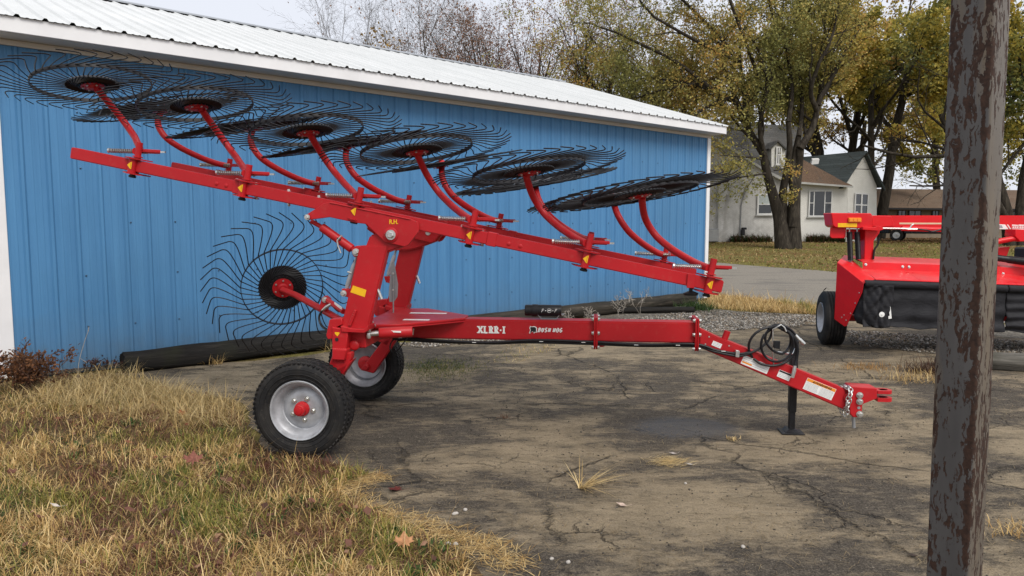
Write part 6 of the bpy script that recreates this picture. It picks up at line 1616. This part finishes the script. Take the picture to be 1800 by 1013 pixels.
# lawn tufts and leaf litter further off
lawnp = [G(1247, 461)[:2], G(1470, 479)[:2], G(1800, 506)[:2], (46, 30), (46, 50), (12, 50)]
P = scatter(lawnp, 26000); blades('lawn_grass', P, .10, .03, .8, np.where(vnoise(P[:, 0] * .5, P[:, 1] * .5) > .5, 0, 1), [STRAW * .62, GREENS * .95], .5, zbase=terrain_z(P[:, 0], P[:, 1]) - .01)
def flat_leaves(name, P, size, pal, zb, tilt=.35):
    n = len(P); a = rng.random(n) * 6.28; s = size * rng.uniform(.6, 1.4, n)
    C = np.column_stack([P, zb + rng.uniform(.006, .03, n)]); u = np.stack([np.cos(a), np.sin(a), rng.normal(0, tilt, n)], 1); v = np.stack([-np.sin(a), np.cos(a), rng.normal(0, tilt, n)], 1)
    V = np.stack([C - u * s[:, None] * .5, C + v * s[:, None] * .35, C + u * s[:, None] * .5, C - v * s[:, None] * .35], 1).reshape(-1, 3)
    col = np.array(pal)[rng.integers(0, len(pal), n)] * rng.uniform(.7, 1.3, (n, 1))
    tag(link(name, np_mesh(name, V, np.arange(n * 4).reshape(-1, 4), M['dryleaf'], np.repeat(col, 4, 0))), kind='stuff')
P = scatter(lawnp, 3200, lambda q: vnoise(q[:, 0] * .35, q[:, 1] * .35) * .9 + .1); flat_leaves('leaf_litter', P, .13, [(0.26, 0.15, 0.07), (0.2, 0.1, 0.05), (0.32, 0.2, 0.1)], terrain_z(P[:, 0], P[:, 1]))
P = scatter([(19, 44), (32, 44), (34, 60), (19, 60)], 5000); flat_leaves('leaf_litter', P, .16, [(0.2, 0.11, 0.05), (0.15, 0.08, 0.04), (0.27, 0.16, 0.08)], terrain_z(P[:, 0], P[:, 1]))
P = scatter(verge, 700, near_d); flat_leaves('leaf_litter', P, .045, [(0.2, 0.08, 0.045), (0.15, 0.07, 0.05), (0.28, 0.16, 0.1), (0.10, 0.05, 0.035)], .03)
# weeds at the foot of the house
def foot():
    P = np.concatenate([np.column_stack([rng.uniform(hq(1280, 425).x, hq(1350, 425).x, 500), HY - .3 - rng.random(500) * .5]), np.column_stack([rng.uniform(hq(1412, 425).x, hq(1475, 425).x, 900), HY - .3 - rng.random(900) * .6])])
    blades('wall_weeds', P, .55, .05, .6, rng.integers(0, 2, len(P)), [BROWN * .6, CLOV * .7], .6, zbase=.46)
foot()
# gravel stones and small pebbles
def stones(name, P, s0, s1, pal, zb=0.0):
    n = len(P); s = rng.uniform(s0, s1, n) * rng.uniform(.6, 1.3, n)
    O = np.array([(1, 0, 0), (0, 1, 0), (-1, 0, 0), (0, -1, 0), (0, 0, 1), (0, 0, -1)], float)
    V = O[None] * (s[:, None, None] * rng.uniform(.65, 1.25, (n, 6, 1))); V[:, :, 2] *= .7
    a = rng.random(n) * 6.28; c, q = np.cos(a)[:, None], np.sin(a)[:, None]
    X = V[:, :, 0] * c - V[:, :, 1] * q; Y = V[:, :, 0] * q + V[:, :, 1] * c
    V = np.stack([X + P[:, :1], Y + P[:, 1:2], V[:, :, 2] + (zb + s * .25)[:, None]], -1)
    f = np.array([(0, 1, 4), (1, 2, 4), (2, 3, 4), (3, 0, 4), (1, 0, 5), (2, 1, 5), (3, 2, 5), (0, 3, 5)])
    F = (np.arange(n)[:, None, None] * 6 + f[None]).reshape(-1, 3)
    col = np.array(pal)[rng.integers(0, len(pal), n)] * rng.uniform(.7, 1.25, (n, 1))
    tag(link(name, np_mesh(name, V.reshape(-1, 3), F, M['stone'], np.repeat(col, 6, 0))), kind='stuff')
SG = [(0.20, 0.18, 0.15), (0.13, 0.115, 0.095), (0.28, 0.255, 0.215), (0.09, 0.08, 0.07), (0.24, 0.185, 0.13), (0.38, 0.355, 0.32)]
P = scatter(px((980, 592), (1010, 572), (1100, 562), (1225, 546), (1300, 549), (1460, 556), (1470, 570), (1330, 578), (1200, 588)), 11000, lambda q: .25 + .75 * (vnoise(q[:, 0] * 1.6, q[:, 1] * 1.6) > .42)); stones('gravel', P, .007, .021, SG)
P = scatter(px((700, 604), (760, 598), (960, 584), (1010, 572), (980, 594), (800, 606), (740, 612)), 1500); stones('gravel', P, .008, .02, SG)
P = scatter(px((1480, 580), (1800, 600), (1800, 640), (1500, 606)), 5000); stones('gravel', P, .008, .02, SG)
P = scatter(lotp, 5200, lambda q: (vnoise(q[:, 0] * 1.1 + 3, q[:, 1] * 1.1) > .45) * .7 + .3); stones('grit', P, .0025, .008, [(0.16, 0.14, 0.115), (0.10, 0.09, 0.075), (0.22, 0.19, 0.15)] + [(0.06, 0.053, 0.045)] * 4, -.004)
# single pale stones
def one_stone(x, y, sx, sy, sz, label, rot=0.0, col=(0.62, 0.60, 0.56)):
    bm = bmesh.new(); bmesh.ops.create_icosphere(bm, subdivisions=2, radius=1); r = random.Random(x)
    for v in bm.verts: v.co *= 1 + r.uniform(-.09, .09); v.co = Vector((v.co.x * sx, v.co.y * sy, v.co.z * sz))
    me = bpy.data.meshes.new('pale_stone'); bm.to_mesh(me); bm.free(); me.materials.append(M['palestone']); me.polygons.foreach_set('use_smooth', [True] * len(me.polygons))
    p = G(x, y); o = link('pale_stone', me); o.location = (p[0], p[1], sz * .7 - .004); o.rotation_euler = (0, 0, rot); tag(o, label, 'stone', 'pale stones on the lot')
M['palestone'] = simple('pale_stone', (0.42, 0.39, 0.35), 0.85, 0, 0.25, 60)
one_stone(800, 904, .021, .011, .010, 'oblong white stone on the asphalt edge, left of a round one', .5)
one_stone(818, 897, .012, .011, .010, 'round white stone on the asphalt edge, right of an oblong one')
one_stone(788, 957, .013, .012, .011, 'rounded white stone in straw at the grass edge, left of its partner', .2)
one_stone(801, 958, .014, .010, .011, 'rounded white stone in straw at the grass edge, right of its partner', -.3)
one_stone(999, 989, .012, .010, .009, 'small white stone lying alone at the bottom of the lot', .3)
one_stone(1205, 850, .009, .008, .007, 'tiny white stone on the tan dust right of the straw tuft')
one_stone(1306, 962, .013, .011, .009, 'small white stone beside the crack near the bottom of the lot', 1.0)
one_stone(970, 983, .012, .008, .008, 'small tan stone left of the white one at the bottom of the lot', .6)
# fallen leaves
MAPLE = [(0, -.5), (.06, -.12), (.30, -.26), (.26, -.08), (.52, .02), (.40, .10), (.44, .30), (.24, .22), (.16, .30), (0, .58), (-.16, .30), (-.24, .22), (-.44, .30), (-.40, .10), (-.52, .02), (-.26, -.08), (-.30, -.26), (-.06, -.12)]
OVAL = [(0, -.5), (.12, -.3), (.2, 0), (.13, .3), (0, .5), (-.13, .3), (-.2, 0), (-.12, -.3)]
def leafmat(name, c):
    t = NT(name); n = t.noise(t.geo(), 60, 4)
    t.set(t.ramp(n, [(0.3, tuple(q * .6 for q in c)), (0.7, tuple(q * 1.15 for q in c))]), 0.7, spec=.2); return t.mat
def fallen(x, y, size, shape, col, label, rot=0.0, z=.006, curl=.25, tilt=0.0):
    bm = bmesh.new(); vs = []
    c0 = bm.verts.new((0, 0, 0))
    for px_, py_ in shape: vs.append(bm.verts.new((px_ * size, py_ * size, curl * size * (px_ * px_ * 1.6 + .5 * py_ * py_ + .1 * math.sin(9 * px_ + 5 * py_)))))
    for i in range(len(vs)): bm.faces.new((c0, vs[i], vs[(i + 1) % len(vs)]))
    st = bm.verts.new((0.01, -size * .78, .01)); st2 = bm.verts.new((0.016, -size * .78, .01)); bm.faces.new((vs[0], st, st2))
    me = bpy.data.meshes.new('fallen_leaf'); bm.to_mesh(me); bm.free(); me.materials.append(leafmat('leaf_%d' % x, col))
    p = G(x, y); o = link('fallen_leaf', me); o.location = (p[0], p[1], z); o.rotation_euler = (tilt, .1, rot); md = o.modifiers.new('thick', 'SOLIDIFY'); md.thickness = .001
    tag(o, label, 'leaf', 'fallen leaves')
fallen(340, 832, .13, MAPLE, (0.22, 0.085, 0.06), 'large pinkish brown maple leaf lying in the grass left of the near wheel', .4, .09, .3, .5)
fallen(697, 862, .10, MAPLE, (0.12, 0.028, 0.022), 'dark red maple leaf lying on the asphalt near the grass edge', 1.3, .006)
fallen(710, 974, .10, MAPLE, (0.42, 0.21, 0.10), 'orange tan maple leaf standing in the grass near the bottom edge', .2, .06, .3, .7)
fallen(1093, 890, .07, OVAL, (0.55, 0.42, 0.34), 'pale pink curled leaf right of the dry straw tuft', 1.1, .008, .8)
fallen(1183, 799, .06, OVAL, (0.45, 0.40, 0.36), 'pale grey leaf lying above the flat straw patch', 1.5, .008, .7)
fallen(1212, 818, .055, OVAL, (0.40, 0.36, 0.31), 'pale narrow leaf lying just below the flat straw patch', 1.2, .008, .5)
fallen(98, 907, .06, OVAL, (0.62, 0.56, 0.50), 'whitish leaf lying in the grass at the lower left', 1.7, .06, .6, .3)
fallen(20, 848, .07, MAPLE, (0.14, 0.06, 0.04), 'brown crumpled leaf in the grass at the left edge', .9, .06, .9, .5)
fallen(1604, 978, .05, OVAL, (0.05, 0.035, 0.028), 'dark brown leaf on the asphalt left of the pole foot', 1.4, .006, .4)
fallen(320, 742, .08, MAPLE, (0.30, 0.10, 0.04), 'rusty orange leaf half buried in the straw left of the near wheel', .9, .07, .6, .5)
# the two straw tufts on the lot
def tuft(x, y, n, h, spread, azs, label, lean=.9, name='dry_straw_tuft', w=.0046):
    p = G(x, y); t_az = np.array(azs)[rng.integers(0, len(azs), n)] + rng.normal(0, .28, n)
    P0 = p[:2] + rng.normal(0, spread, (n, 2)); o = blades(name, P0, h, w, lean, np.zeros(n, int), [np.array([(0.62, 0.46, 0.22), (0.52, 0.37, 0.16), (0.70, 0.55, 0.29)])], .25, az=t_az, spread0=.8)
    del o['kind']; tag(o, label, 'grass tuft')
tuft(1022, 858, 60, .27, .010, [0.30, 0.42, 0.5, .6, 0.75, -1.0, -.85, 1.7], 'dry straw tuft splayed on the asphalt in the middle of the lot', 1.28)
tuft(1178, 812, 300, .07, .055, [0.2, .5, 3.4, 2.9], 'flat patch of broken straw on the asphalt above the crack', 1.45, w=.003)
tuft(1288, 773, 60, .035, .022, [0, 1.5, 3, 4.5], 'tiny yellow green moss clump on the asphalt below the jack foot', .8, 'grass_clump')
# dead bush by the barn corner, stalks along its foot
def dead_bush(base, label, n, h, sprd, mat, name, leaves_=0, lean=.5, seed=3, pal=None, thick=.004, cat='bush'):
    g = TreeGen(seed); r = g.r
    sp = spec(levels=3, seg=[4, 3, 2], wander=[.15, .25, .3], up=[.04, .02, 0], taper=[.5, .5, .5], sides=[4, 3, 3], kids=[6, 4, 0], start=[.3, .2, 0], angle=[38, 42, 0], ratio=[.5, .5, 0], rr=[.65, .7, 0], leafy_from=1)
    for k in range(n):
        a = r.uniform(0, 6.28); l = lean * r.random()
        g.branch(Vector((r.gauss(0, sprd), r.gauss(0, sprd * .6), 0)), Vector((math.cos(a) * l, math.sin(a) * l, 1)), h * r.uniform(.6, 1.1), thick, 0, sp)
    t = thing(name, base, label, cat, 'weeds at the barn foot' if cat == 'weed' else None)
    link('stems', g.tubes.mesh('stems', mat, smooth=60), t)['kind'] = 'stuff'
    if leaves_: link('foliage', g.leaves(leaves_, .028, pal, .02), t)['kind'] = 'stuff'
M['twig'] = simple('brown_twig', (0.10, 0.055, 0.035), 0.8, 0, 0.3, 40)
M['paletwig'] = simple('pale_twig', (0.36, 0.32, 0.27), 0.8, 0, 0.25, 40)
dead_bush(G(45, 690), 'dead reddish brown bush at the white barn corner on the left', 26, .36, .13, M['twig'], 'dead_bush', 2600, .8, 3, [(0.16, 0.07, 0.03), (0.22, 0.10, 0.045), (0.11, 0.05, 0.03), (0.27, 0.14, 0.06)])
for i, (x, y, h, nn) in enumerate(((1035, 570, .30, 4), (1085, 560, .42, 3), (1000, 578, .24, 4), (1133, 552, .40, 2))):
    dead_bush(G(x, y), ('pale bare weed behind the tongue right of the black canister', 'tallest pale bare weed behind the tongue before the weathered log', 'short pale bare weed closest to the black canister', 'pale bare weed farthest right along the weathered log')[i], nn, h, .06, M['paletwig'], 'bare_weed', 0, .5, 50 + i, None, .0032, 'weed')
for i, (x, y) in enumerate(((178, 652), (325, 616))):
    dead_bush(G(x, y) + np.array([0, .05, 0.02 if i == 0 else .22]), ('low dark weed at the barn foot left of the black log end', 'low dark purple weed growing behind the black log')[i], 14, .13 if i == 0 else .10, .16, M['twig'], 'dark_weed', 260, .7, 70 + i, [(0.05, 0.03, 0.03), (0.09, 0.04, 0.04)], .0022, 'weed')
p = G(137, 672); st_ = MB().tube(spline([Vector(p), Vector(p) + Vector((.02, 0, .2)), Vector(p) + Vector((.08, .02, .42)), Vector(p) + Vector((.12, .02, .52))], 5), .0028, 5)
st_.tube([Vector(p) + Vector((.03, 0, .25)), Vector(p) + Vector((.10, 0, .20))], .002, 4); st_.tube([Vector(p) + Vector((.12, .02, .52)), Vector(p) + Vector((.13, .02, .565))], [.005, .002], 5)
tag(st_.build('seed_stalk', M['paletwig']), 'single tall pale seed stalk standing against the blue wall', 'weed')
